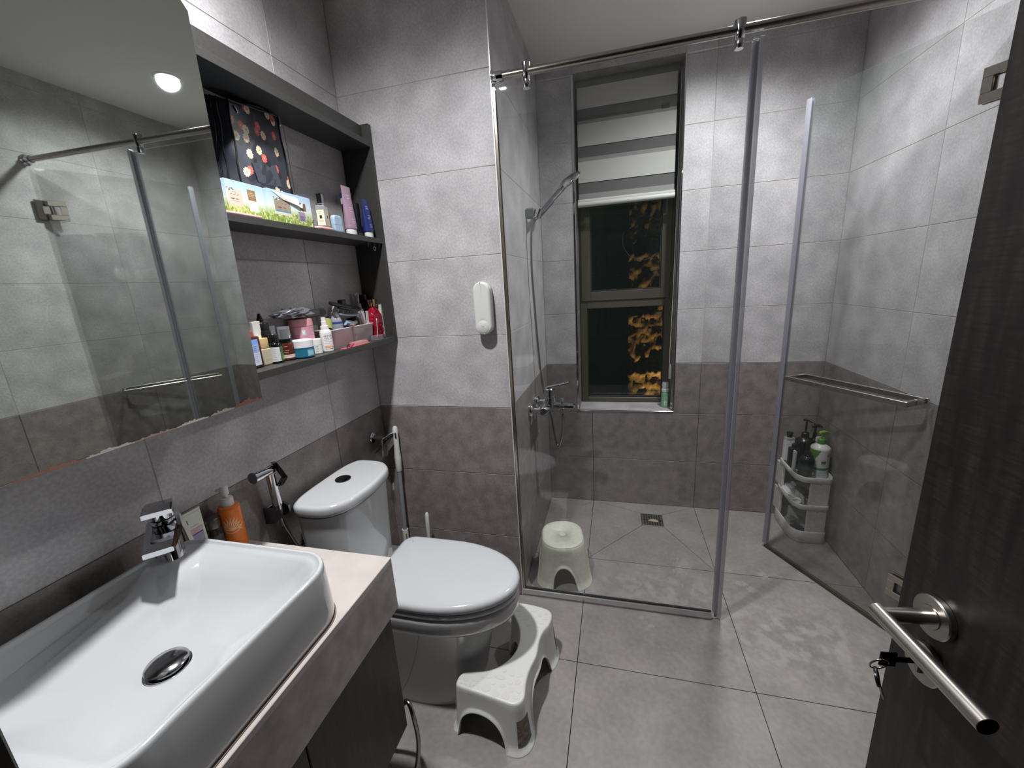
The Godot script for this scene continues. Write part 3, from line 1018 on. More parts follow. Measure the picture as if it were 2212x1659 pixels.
func shower_set():
	var st := S()
	# mixer on the side wall
	var o = thing("shower_mixer", "chrome bath and shower mixer tap on the shower side wall", "tap", Vector3(XP, 0.775, -0.41))
	for z in [-0.335, -0.485]:
		st = S()
		lathe(st, [[0.0, 0.0], [0.033, 0.0], [0.034, 0.003], [0.033, 0.014], [0.028, 0.02], [0.014, 0.024], [0.014, 0.045], [0.019, 0.046], [0.019, 0.062], [0.0, 0.062]], 28, frame_x(Vector3(XP + 0.0005, 0.782, z), Vector3(1, 0, 0)))
		wpart(o, "wall_flange", st, M.chrome)
	st = S()
	tube(st, [Vector3(0.672, 0.782, -0.315), Vector3(0.672, 0.782, -0.325), Vector3(0.672, 0.782, -0.495), Vector3(0.672, 0.782, -0.505)], [0.016, 0.0245, 0.0245, 0.016], 24)
	lathe(st, [[0.0, 0.0], [0.026, 0.0], [0.026, 0.05], [0.0235, 0.052], [0.0235, 0.056], [0.026, 0.058], [0.026, 0.092], [0.022, 0.096], [0.0, 0.096]], 28, Transform3D(Basis(), Vector3(0.690, 0.780, -0.41)))
	wpart(o, "body", st, M.chrome)
	st = S()
	bar(st, Vector3(0.685, 0.788, -0.41), Vector3(0.812, 0.782, -0.41), 0.034, 0.024, Vector3.UP, 0.006)
	lathe(st, [[0.0, 0.0], [0.012, 0.0], [0.012, 0.012], [0.0, 0.012]], 18, Transform3D(Basis(), Vector3(0.792, 0.762, -0.41)))
	lathe(st, [[0.0, 0.0], [0.011, 0.0], [0.011, 0.03], [0.0, 0.03]], 18, Transform3D(Basis(), Vector3(0.752, 0.748, -0.41)))
	wpart(o, "spout", st, M.chrome)
	st = S()
	lathe(st, [[0.0, 0.0], [0.007, 0.0], [0.005, 0.012], [0.008, 0.022], [0.009, 0.026], [0.0, 0.028]], 16, Transform3D(Basis(), Vector3(0.752, 0.796, -0.41)))
	wpart(o, "diverter_knob", st, M.chrome)
	st = S()
	bar(st, Vector3(0.675, 0.879, -0.41), Vector3(0.79, 0.905, -0.41), 0.026, 0.008, Vector3.UP, 0.002)
	wpart(o, "lever", st, M.chrome)
	# holder
	o = thing("shower_holder", "chrome wall bracket holding the hand shower", "bracket", Vector3(XP, 1.705, -0.475))
	st = S()
	bx(st, Vector3(0.022, 0.0, 0.0), Vector3(0.043, 0.046, 0.03), 0.006)
	part(o, "bracket", st, M.grey)
	st = S()
	tube(st, [Vector3(0.052, -0.022, 0), Vector3(0.066, 0.014, 0)], [0.017, 0.019], 18)
	part(o, "cradle", st, M.chrome)
	# hand shower
	o = thing("hand_shower", "chrome hand shower with pale spray face resting in its wall bracket", "shower head", Vector3(0.655, 1.70, -0.475))
	var a := Vector3(0.650, 1.688, -0.475)
	var e := Vector3(0.760, 1.812, -0.56)
	var d := (e - a).normalized()
	st = S()
	tube(st, [a - d * 0.02, a, a + d * 0.06, a + d * 0.12, e], [0.010, 0.0135, 0.0125, 0.012, 0.014], 18)
	wpart(o, "handle", st, M.chrome)
	st = S()
	tube(st, [a + d * 0.012 + Vector3(0.006, -0.006, 0.003), a + d * 0.11 + Vector3(0.006, -0.006, 0.003)], 0.0095, 14)
	wpart(o, "grip_inlay", st, M.grey_dark)
	var up := Vector3(-0.42, 0.86, 0.25).normalized()
	var c := e + Vector3(0.043, 0.036, -0.012)
	up = (up - d * up.dot(d) * 0.75).normalized()
	var xf := frame_x(c, up)
	st = S()
	lathe(st, [[0.046, -0.008], [0.052, -0.006], [0.054, 0.0], [0.05, 0.009], [0.036, 0.016], [0.018, 0.02], [0.0, 0.021]], 36, xf)
	tube(st, [e - d * 0.01, e + (c - e) * 0.5 + up * 0.008, c + up * 0.008], [0.0138, 0.018, 0.014], 18)
	wpart(o, "head", st, M.chrome)
	st = S()
	lathe(st, [[0.0, -0.011], [0.016, -0.011], [0.018, -0.009], [0.044, -0.0095], [0.047, -0.007]], 36, xf)
	var face = wpart(o, "spray_face", st, sm("c6c4b8", 0.4))
	st = S()
	for r in [[0.041, 20], [0.032, 14], [0.024, 10]]:
		for k in r[1]:
			var t: float = TAU * k / r[1]
			var q: Vector3 = xf * Vector3(r[0] * cos(t), -0.0095, r[0] * sin(t))
			tube(st, [q, q - up * 0.003], [0.0018, 0.0012], 6)
	wpart(face, "spray_nozzles", st, sm("8f8a76", 0.6)).set_meta("kind", "stuff")
	# hose from the mixer to the handle
	st = S()
	ribbed(st, curve([Vector3(0.752, 0.75, -0.41), Vector3(0.752, 0.70, -0.41), Vector3(0.745, 0.62, -0.42), Vector3(0.722, 0.555, -0.44), Vector3(0.703, 0.60, -0.455), Vector3(0.682, 0.72, -0.475), Vector3(0.640, 0.87, -0.50), Vector3(0.627, 1.05, -0.49), Vector3(0.622, 1.25, -0.475), Vector3(0.619, 1.42, -0.46), Vector3(0.622, 1.58, -0.455), Vector3(0.630, 1.645, -0.465), Vector3(0.642, 1.672, -0.474)], 10), 0.0065, 0.005, 8)
	solo("shower_hose", "flexible metal hose hanging from the mixer up to the hand shower", "hose", st, M.steel)

# ---------------------------------------------------------------- entrance door
func entrance_door():
	# leaf: local x from the free edge to the hinges, local z out of the face with the lever
	var at := Vector3(1.396, 0, 0.926)
	var xd := Vector3(0.1173, 0, 0.9931)
	var B := Basis(xd, Vector3.UP, xd.cross(Vector3.UP))
	var o = thing("door_1", "dark brown wood grain entrance door standing open with a steel lever", "door")
	o.set_meta("kind", "structure")
	o.transform = Transform3D(B, at)
	var st := S()
	span(st, Vector3(0.0, 0.012, -0.04), Vector3(0.695, 2.115, 0.0), 0.0015)
	part(o, "leaf", st, M.door)
	# lever handle
	st = S()
	var r := Vector3(0.057, 0.95, 0)
	lathe(st, [[0.027, 0.0005], [0.027, 0.007], [0.0255, 0.0085], [0.0145, 0.0088]], 40, frame_x(r, Vector3(0, 0, 1)))
	lathe(st, [[0.0142, 0.0082], [0.0142, 0.0098], [0.0, 0.0098]], 32, frame_x(r, Vector3(0, 0, 1)))
	var h = part(o, "door_handle", st, M.brushed)
	st = S()
	var el := Vector3(0.057, 0.95, 0.064)
	tube(st, [r + Vector3(0, 0, 0.008), el + Vector3(0, 0, -0.002)], 0.0092, 24)
	tube(st, [el + Vector3(-0.009, 0, 0.0), el + Vector3(0.135, 0, 0.0)], 0.0095, 28)
	part(h, "lever", st, M.brushed)
	st = S()
	lathe(st, [[0.0094, 0.0], [0.0094, 0.0006], [0.0, 0.0006]], 24, frame_x(el + Vector3(0.135, 0, 0), Vector3(1, 0, 0)))
	part(h, "end_cap", st, M.dark_chrome)
	# lock rosette with the cylinder
	st = S()
	var k := Vector3(0.057, 0.878, 0)
	lathe(st, [[0.027, 0.0005], [0.027, 0.006], [0.0255, 0.0075], [0.0, 0.0078]], 40, frame_x(k, Vector3(0, 0, 1)))
	var ro = part(o, "lock_rosette", st, M.brushed)
	st = S()
	bx(st, k + Vector3(0, -0.006, 0.009), Vector3(0.009, 0.016, 0.006), 0.002)
	tube(st, [k + Vector3(0, 0.003, 0.006), k + Vector3(0, 0.003, 0.012)], 0.0075, 20)
	part(ro, "lock_cylinder", st, M.steel)
	st = S()
	for y in [0.3, 1.05, 1.85]: tube(st, [Vector3(0.7, y - 0.045, -0.002), Vector3(0.7, y + 0.045, -0.002)], 0.006, 12)
	part(o, "hinge", st, M.steel)
	# key in the lock with a second key on the ring
	var w := func(p): return o.transform * p
	var kb: Vector3 = w.call(k + Vector3(0, 0.003, 0.013))
	var q = thing("key_bunch", "two small keys on a ring hanging from the lock of the brown door", "keys", kb)
	var inv := B
	st = S()
	bx(st, Vector3(0, 0, 0.012), Vector3(0.0022, 0.008, 0.026), 0.0006)
	bx(st, Vector3(0, 0, 0.033), Vector3(0.0035, 0.022, 0.02), 0.0012)
	part(q, "key_in_lock", st, M.dark_chrome, Transform3D(inv, Vector3.ZERO))
	st = S()
	var ring := []
	for i in 25: ring.append(Vector3(0.004 * sin(TAU * i / 24), -0.009 + 0.0115 * sin(TAU * i / 24), 0.042 + 0.0105 * cos(TAU * i / 24)))
	tube(st, ring, 0.0011, 8, false)
	part(q, "split_ring", st, M.steel, Transform3D(inv, Vector3.ZERO))
	st = S()
	var kx := Transform3D(Basis(Vector3(1, 0, 0), 0.35), Vector3(0.002, -0.020, 0.046))
	var hd := rounded(PackedVector2Array([Vector2(-0.011, -0.010), Vector2(0.011, -0.010), Vector2(0.012, 0.010), Vector2(-0.012, 0.010)]), 2)
	# head lies in the plane x, z of an outline; it is turned upright
	var head := Transform3D(inv, Vector3.ZERO) * kx * Transform3D(Basis(Vector3(1, 0, 0), PI / 2) * Basis(Vector3(0, 0, 1), 0.5), Vector3(0, -0.008, 0))
	slab(st, oriented(hd), -0.002, 0.002, 0.0008)
	var ob = part(q, "spare_key", st, M.black, head)
	st = S()
	bx(st, Vector3(0, 0, 0.023), Vector3(0.007, 0.0022, 0.028), 0.0006)
	bx(st, Vector3(0.0022, 0, 0.022), Vector3(0.0024, 0.0026, 0.026), 0.0004)
	part(ob, "blade", st, M.steel)

# ---------------------------------------------------------------- vanity
func vanity():
	var o = thing("countertop", "pale stone washbasin counter with a deep grey brown front apron", "counter", Vector3(0.2385, 0.609, 1.068))
	var st := S()
	span(st, Vector3(0.001, 0.741, 0.762), Vector3(0.477, 0.755, 1.374), 0.0012)
	wpart(o, "top", st, M.stone)
	st = S()
	span(st, Vector3(0.459, 0.609, 0.7625), Vector3(0.4768, 0.7408, 1.374), 0.0008)
	wpart(o, "front_apron", st, M.stone_front)
	st = S()
	span(st, Vector3(0.001, 0.609, 0.7625), Vector3(0.4588, 0.7408, 0.78), 0.0008)
	wpart(o, "side_apron", st, M.stone_front)
	var c = thing("vanity_cabinet", "dark charcoal woodgrain cabinet hung under the washbasin counter", "cabinet", Vector3(0.23, 0.23, 1.068))
	st = S()
	span(st, Vector3(0.002, 0.235, 0.79), Vector3(0.438, 0.606, 1.374), 0.001)
	wpart(c, "carcass", st, M.laminate)
	for k in 2:
		st = S()
		span(st, Vector3(0.44, 0.232, 0.776 + 0.299 * k), Vector3(0.459, 0.604, 1.0725 + 0.299 * k), 0.0015)
		wpart(c, "door", st, M.laminate)
	basin()

func basin():
	var o = thing("wash_basin", "white rectangular vessel washbasin sitting on the pale counter", "basin", Vector3(0.2585, 0.7555, 1.127))
	var n := 10
	var ring := func(d, y, r := 0.0): return at_y(rrect(0.2585, 1.127, 0.417 - 2 * d, 0.436 - 2 * d, maxf(0.075 - d, 0.03) if r == 0.0 else r, n), y)
	var deck := Vector2(0.085, 0.965)
	var rings := []
	rings.append(ring.call(0.006, 0.7562))
	rings.append(ring.call(0.001, 0.760))
	rings.append(ring.call(0.0, 0.766))
	rings.append(ring.call(0.002, 0.82))
	rings.append(ring.call(0.004, 0.866))
	for k in 5:
		var a := PI * k / 4
		rings.append(ring.call(0.0095 - 0.0048 * cos(a), 0.8695 + 0.0052 * sin(a)))
	# the bowl: scooped sides down to a gently falling floor
	var prof := [[0.018, 0.862], [0.026, 0.848], [0.038, 0.833], [0.054, 0.818], [0.072, 0.806], [0.092, 0.797], [0.114, 0.790], [0.138, 0.786], [0.165, 0.783], [0.190, 0.782]]
	for p in prof:
		var r = ring.call(p[0], p[1], clampf(0.07 - p[0] * 0.25, 0.02, 0.07))
		for i in r.size():
			# the flat corner that carries the tap
			var g := Vector2(r[i].x, r[i].z).distance_to(deck)
			var lift := clampf((0.125 - g) / 0.075, 0.0, 1.0)
			lift = lift * lift * (3.0 - 2.0 * lift)
			r[i].y = lerpf(r[i].y, maxf(r[i].y, 0.853), lift)
			# longer slope at the end by the toilet and along the wall
			var ez := clampf((r[i].z - 0.915) / 0.2, 0.0, 1.0)
			var soft := clampf((1.127 - r[i].z) / 0.2, 0.0, 1.0) * 0.014 * (1.0 - clampf(p[0] / 0.17, 0.0, 1.0))
			r[i].y = minf(r[i].y + soft, 0.868)
		rings.append(r)
	var st := S()
	loft(st, rings, true, false)
	st.set_smooth_group(0)
	cap_smooth(st, rings[-1])
	wpart(o, "bowl", st, M.ceramic)
	st = S()
	slab(st, rrect(0.2585, 1.127, 0.421, 0.440, 0.076, 8), 0.7552, 0.7568)
	wpart(o, "sealant_line", st, sm("6b5d55", 0.8))
	st = S()
	lathe(st, [[0.034, 0.7815], [0.034, 0.7845], [0.030, 0.786], [0.024, 0.784], [0.0, 0.784]], 40, Transform3D(Basis(), Vector3(0.265, 0, 1.127)))
	var dr = wpart(o, "drain_ring", st, M.chrome)
	st = S()
	lathe(st, [[0.0, 0.784], [0.018, 0.784], [0.018, 0.789], [0.030, 0.790], [0.0315, 0.7925], [0.029, 0.7955], [0.018, 0.7985], [0.0, 0.7998]], 40, Transform3D(Basis(), Vector3(0.265, 0, 1.127)))
	wpart(o, "drain_plug", st, sm("b9babd", 0.14, 1.0))
	# tap on the basin's corner, turned towards the drain
	var f = thing("basin_tap", "chrome single lever tap in the corner of the washbasin", "tap", Vector3(0.085, 0.852, 0.965), "", -PI / 4 * 0.94)
	st = S()
	lathe(st, [[0.0, 0.0], [0.0235, 0.0], [0.0235, 0.003], [0.0222, 0.005], [0.0222, 0.098], [0.020, 0.101], [0.0, 0.101]], 36)
	var body = part(f, "body", st, M.chrome)
	# spout: a wide flat tongue leaning down from the body
	st = S()
	var ringsp := []
	for q in [[-0.024, 0.098, 0.052, 0.022], [0.0, 0.098, 0.054, 0.030], [0.03, 0.094, 0.052, 0.028], [0.07, 0.0855, 0.049, 0.018], [0.100, 0.079, 0.047, 0.010]]:
		var top := PackedVector3Array()
		var hw: float = q[2] / 2; var t: float = q[3]
		for p in [Vector2(-hw, -t), Vector2(-hw * 0.4, -t * 1.05), Vector2(hw * 0.4, -t * 1.05), Vector2(hw, -t), Vector2(hw, -0.001), Vector2(hw * 0.92, 0.0), Vector2(-hw * 0.92, 0.0), Vector2(-hw, -0.001)]:
			top.append(Vector3(q[0], q[1] + p.y, -p.x))
		ringsp.append(top)
	loft(st, ringsp, true, true, true, -1)
	part(f, "spout", st, M.chrome)
	st = S()
	tube(st, [Vector3(0.085, 0.074, 0), Vector3(0.083, 0.064, 0)], 0.011, 20)
	part(body, "aerator", st, M.dark_chrome)
	st = S()
	lathe(st, [[0.0, 0.1005], [0.0185, 0.1005], [0.0185, 0.104], [0.0, 0.104]], 30)
	part(f, "lever_gap", st, M.black)
	st = S()
	lathe(st, [[0.0, 0.104], [0.0205, 0.104], [0.0215, 0.124], [0.0, 0.125]], 30)
	var lr := []
	for q in [[-0.020, 0.133, 0.040], [-0.006, 0.137, 0.046], [0.012, 0.137, 0.048], [0.036, 0.131, 0.049]]:
		var top := PackedVector3Array()
		var hw: float = q[2] / 2
		for p in [Vector2(-hw, -0.010), Vector2(hw, -0.010), Vector2(hw, -0.001), Vector2(hw * 0.9, 0.0), Vector2(-hw * 0.9, 0.0), Vector2(-hw, -0.001)]:
			top.append(Vector3(q[0], q[1] + p.y, -p.x))
		lr.append(top)
	loft(st, lr, true, true, true, -1)
	part(f, "lever", st, M.chrome)

func cap_smooth(st, ring):
	var mid := Vector3.ZERO
	for p in ring: mid += p
	mid /= ring.size()
	mid.y -= 0.0005
	for i in ring.size(): tri(st, mid, ring[i], ring[(i + 1) % ring.size()])
	st.set_smooth_group(-1)

# ---------------------------------------------------------------- mirror, shelf unit
func mirror_and_shelf():
	var n := Vector3(1, -0.0072, -0.0071).normalized()
	var yv := (Vector3.UP - n * n.y).normalized()
	var zv := n.cross(yv)
	var base := Vector3(0.1833, 1.5, 0.9)
	# on the mirror's plane: distance along the wall and height, as seen in the room
	var P := func(z, y, lift): return base + zv * ((z - 0.9) / zv.z) + yv * (y - 1.5) + n * lift
	var o = thing("wall_mirror", "large frameless mirror with corroded lower edge over the washbasin", "mirror", Vector3(0.18, 1.154, 1.05))
	var out := [[0.752, 1.154], [0.737, 1.952], [0.750, 1.966], [1.37, 1.966], [1.37, 1.152]]
	var st := S()
	var f := []; var b := []
	for q in out:
		f.append(P.call(q[0], q[1], 0.0)); b.append(P.call(q[0], q[1], -0.005))
	for k in range(1, 4): out_tri(st, base - n, f[0], f[k], f[k + 1])
	wpart(o, "mirror_glass", st, M.mirror)
	st = S()
	for k in 5:
		var j := (k + 1) % 5
		out_quad(st, P.call(1.05, 1.55, 0), f[k], f[j], b[j], b[k])
	for k in range(1, 4): out_tri(st, base + n, b[0], b[k], b[k + 1])
	wpart(o, "ground_edge", st, M.mirror_edge)
	# corrosion creeping up from the lower edge
	var rng := RandomNumberGenerator.new(); rng.seed = 12
	var patches := [[0.752, 0.83, 0.013, "6e4640"], [0.83, 0.885, 0.007, "90857c"], [0.89, 0.955, 0.006, "a89d94"], [0.955, 1.03, 0.005, "8b7468"], [1.03, 1.10, 0.006, "a59b94"], [1.10, 1.19, 0.007, "7d564b"]]
	for p in patches:
		st = S()
		var m := 14
		for k in m:
			var z0: float = lerpf(p[0], p[1], float(k) / m); var z1: float = lerpf(p[0], p[1], float(k + 1) / m)
			var e := sin(PI * (k + 0.5) / m)
			var h0: float = p[2] * (0.35 + 0.65 * e) * rng.randf_range(0.6, 1.1)
			var a = P.call(z0, 1.1535, 0.0003); var bq = P.call(z1, 1.1535, 0.0003)
			out_quad(st, base - n, a, bq, P.call(z1, 1.1535 + h0, 0.0003), P.call(z0, 1.1535 + h0 * rng.randf_range(0.7, 1.2), 0.0003))
		wpart(o, "corroded_patch", st, sm(p[3], 0.6))
	var cab := S()
	span(cab, Vector3(0.001, 1.162, 0.775), Vector3(0.168, 1.955, 1.374), 0.001)
	solo("mirror_cabinet", "dark laminate wall cabinet behind the large mirror", "cabinet", cab, M.charcoal)
	# open shelf unit between the mirror and the corner
	o = thing("wall_shelf", "open charcoal laminate wall shelf of two tiers beside the mirror", "shelf", Vector3(0.0625, 1.187, 0.38))
	for q in [[1.187, 1.207, "bottom_board"], [1.572, 1.590, "middle_board"], [1.913, 1.933, "top_board"]]:
		st = S()
		span(st, Vector3(0.0012, q[0], 0.0205), Vector3(0.125, q[1], 0.772), 0.0008)
		wpart(o, q[2], st, M.charcoal)
	st = S()
	span(st, Vector3(0.0012, 1.186, 0.0015), Vector3(0.126, 1.992, 0.020), 0.0012)
	wpart(o, "side_panel", st, M.charcoal)
	st = S()
	span(st, Vector3(0.080, 1.9332, 0.0205), Vector3(0.098, 1.988, 0.772), 0.0008)
	wpart(o, "fascia", st, M.charcoal)
	# adhesive hooks under the middle board
	for k in 3:
		var z: float = [0.105, 0.066, 0.032][k]
		var h = thing("adhesive_hook", ["small dark hook under the middle shelf, the one farther from the corner", "small dark hook holding a steel ring under the middle shelf", "small dark hook under the middle shelf, nearer the corner"][k], "hook", Vector3(0.112, 1.572, z), "hooks under the middle shelf")
		st = S()
		lathe(st, [[0.0, -0.018], [0.0015, -0.018], [0.0065, -0.004], [0.0065, -0.0005], [0.0, -0.0005]], 14)
		part(h, "cone", st, M.black)
		if k == 1:
			st = S()
			var ring := []
			for i in 21: ring.append(Vector3(0.003, -0.021, 0) + Vector3(0, sin(TAU * i / 20), cos(TAU * i / 20)) * 0.0065)
			tube(st, ring, 0.0011, 6, false)
			part(h, "ring", st, M.chrome)

# ---------------------------------------------------------------- toilet
func d_outline(xb, xm, xt, hw, zc := 0.435, n := 20) -> PackedVector2Array:   # straight back, elliptical nose
	var o := PackedVector2Array()
	o.append(Vector2(xb, zc - hw)); o.append(Vector2(xb, zc + hw))
	for k in 4: o.append(Vector2(lerpf(xb, xm, (k + 1) / 5.0), zc + hw))
	for k in n + 1:
		var a := PI / 2 - PI * k / n
		o.append(Vector2(xm + (xt - xm) * cos(a), zc + hw * sin(a)))
	for k in 4: o.append(Vector2(lerpf(xm, xb, (k + 1) / 5.0), zc - hw))
	return oriented(o)

func toilet():
	var o = thing("toilet", "white one piece toilet with its lid closed beside the vanity", "toilet", Vector3(0.35, 0, 0.438))
	var st := S()
	var rings := []
	for q in [[0.0, 0.06, 0.36, 0.565, 0.118], [0.012, 0.06, 0.36, 0.568, 0.120], [0.08, 0.06, 0.36, 0.572, 0.116], [0.16, 0.06, 0.37, 0.585, 0.118], [0.24, 0.05, 0.38, 0.606, 0.126], [0.30, 0.05, 0.39, 0.632, 0.136], [0.325, 0.05, 0.40, 0.646, 0.142]]:
		rings.append(at_y(d_outline(q[1], q[2], q[3], q[4]), q[0]))
	loft(st, rings, true, false)
	var lip := []
	for q in [[0.325, 0.05, 0.40, 0.646, 0.142], [0.329, 0.05, 0.41, 0.678, 0.153], [0.336, 0.05, 0.41, 0.690, 0.160], [0.352, 0.05, 0.41, 0.698, 0.164], [0.385, 0.05, 0.42, 0.703, 0.167], [0.398, 0.05, 0.42, 0.701, 0.166], [0.404, 0.05, 0.42, 0.694, 0.160]]:
		lip.append(at_y(d_outline(q[1], q[2], q[3], q[4]), q[0]))
	loft(st, lip, false, true, true, 2)
	wpart(o, "pedestal", st, M.ceramic)
	# cistern: it grows out of the bowl
	st = S()
	var tk := func(y, xf, hw, xs): return at_y(rounded(PackedVector2Array([Vector2(0.03, 0.443 - hw), Vector2(xs, 0.443 - hw), Vector2(xf - 0.018, 0.443 - hw + 0.05), Vector2(xf, 0.443), Vector2(xf - 0.018, 0.443 + hw - 0.05), Vector2(xs, 0.443 + hw), Vector2(0.03, 0.443 + hw)]), 3, 0.2), y)
	loft(st, [tk.call(0.34, 0.225, 0.150, 0.16), tk.call(0.40, 0.212, 0.153, 0.152), tk.call(0.45, 0.206, 0.156, 0.15), tk.call(0.60, 0.212, 0.163, 0.148), tk.call(0.728, 0.219, 0.168, 0.146)].map(flipped), true, true)
	wpart(o, "cistern", st, M.ceramic)
	st = S()
	slab(st, oriented(rounded(PackedVector2Array([Vector2(0.03, 0.278), Vector2(0.148, 0.278), Vector2(0.2, 0.328), Vector2(0.214, 0.443), Vector2(0.2, 0.558), Vector2(0.148, 0.608), Vector2(0.03, 0.608)]), 2, 0.2)), 0.7275, 0.7325)
	wpart(o, "lid_gap", st, M.grey_dark)
	st = S()
	slab(st, oriented(rounded(PackedVector2Array([Vector2(0.022, 0.268), Vector2(0.156, 0.268), Vector2(0.214, 0.322), Vector2(0.230, 0.443), Vector2(0.214, 0.564), Vector2(0.156, 0.618), Vector2(0.022, 0.618)]), 3, 0.2)), 0.732, 0.770, 0.012)
	var ld = wpart(o, "cistern_lid", st, M.ceramic)
	st = S()
	lathe(st, [[0.0, 0.0], [0.026, 0.0], [0.026, 0.0035], [0.024, 0.005], [0.0, 0.0052]], 32, Transform3D(Basis(), Vector3(0.100, 0.7695, 0.432)))
	wpart(ld, "flush_button", st, M.dark_chrome)
	st = S()
	var sx := 0.2165
	quad(st, Vector3(sx - 0.004, 0.672, 0.318), Vector3(sx - 0.008, 0.672, 0.302), Vector3(sx - 0.007, 0.70, 0.302), Vector3(sx - 0.003, 0.70, 0.318))
	wpart(o, "small_sticker", st, sm("a9aaa9", 0.6))
	# seat ring and lid
	st = S()
	slab(st, d_outline(0.232, 0.42, 0.704, 0.168), 0.406, 0.424, 0.006)
	wpart(o, "seat", st, M.seat)
	st = S()
	var lo := []
	var lid := func(e, y): return at_y(inset(lid_outline(), e), y)
	for q in [[0.010, 0.427], [0.003, 0.428], [0.0, 0.433], [0.0, 0.444], [0.003, 0.4515], [0.010, 0.4555], [0.020, 0.457], [0.05, 0.4585]]: lo.append(lid.call(q[0], q[1]))
	loft(st, lo, true, false)
	st.set_smooth_group(0)
	cap_smooth(st, lo[-1])
	wpart(o, "lid", st, M.seat)
	st = S()
	slab(st, oriented(rounded(PackedVector2Array([Vector2(0.17, 0.30), Vector2(0.24, 0.285), Vector2(0.24, 0.585), Vector2(0.17, 0.57)]), 2)), 0.40, 0.418, 0.005)
	wpart(o, "hinge_deck", st, M.ceramic)
	for z in [0.36, 0.51]:
		st = S()
		tube(st, [Vector3(0.223, 0.427, z - 0.018), Vector3(0.223, 0.427, z + 0.018)], 0.009, 16)
		wpart(o, "hinge", st, M.seat)

func flipped(r):
	var a := PackedVector2Array()
	for p in r: a.append(Vector2(p.x, p.z))
	return at_y(oriented(a), r[0].y)

func lid_outline() -> PackedVector2Array:
	var zc := 0.435
	var o := PackedVector2Array()
	var hw := 0.170
	for p in [[0.214, 0.12], [0.216, 0.134], [0.224, 0.15], [0.238, 0.164], [0.258, 0.1695], [0.30, 0.170], [0.34, 0.170], [0.38, 0.170]]: o.append(Vector2(p[0], zc + p[1]))
	for k in 25:
		var a := PI / 2 - PI * k / 24
		o.append(Vector2(0.42 + 0.286 * cos(a), zc + hw * sin(a)))
	for p in [[0.38, 0.170], [0.34, 0.170], [0.30, 0.170], [0.258, 0.1695], [0.238, 0.164], [0.224, 0.15], [0.216, 0.134], [0.214, 0.12]]: o.append(Vector2(p[0], zc - p[1]))
	return oriented(o)

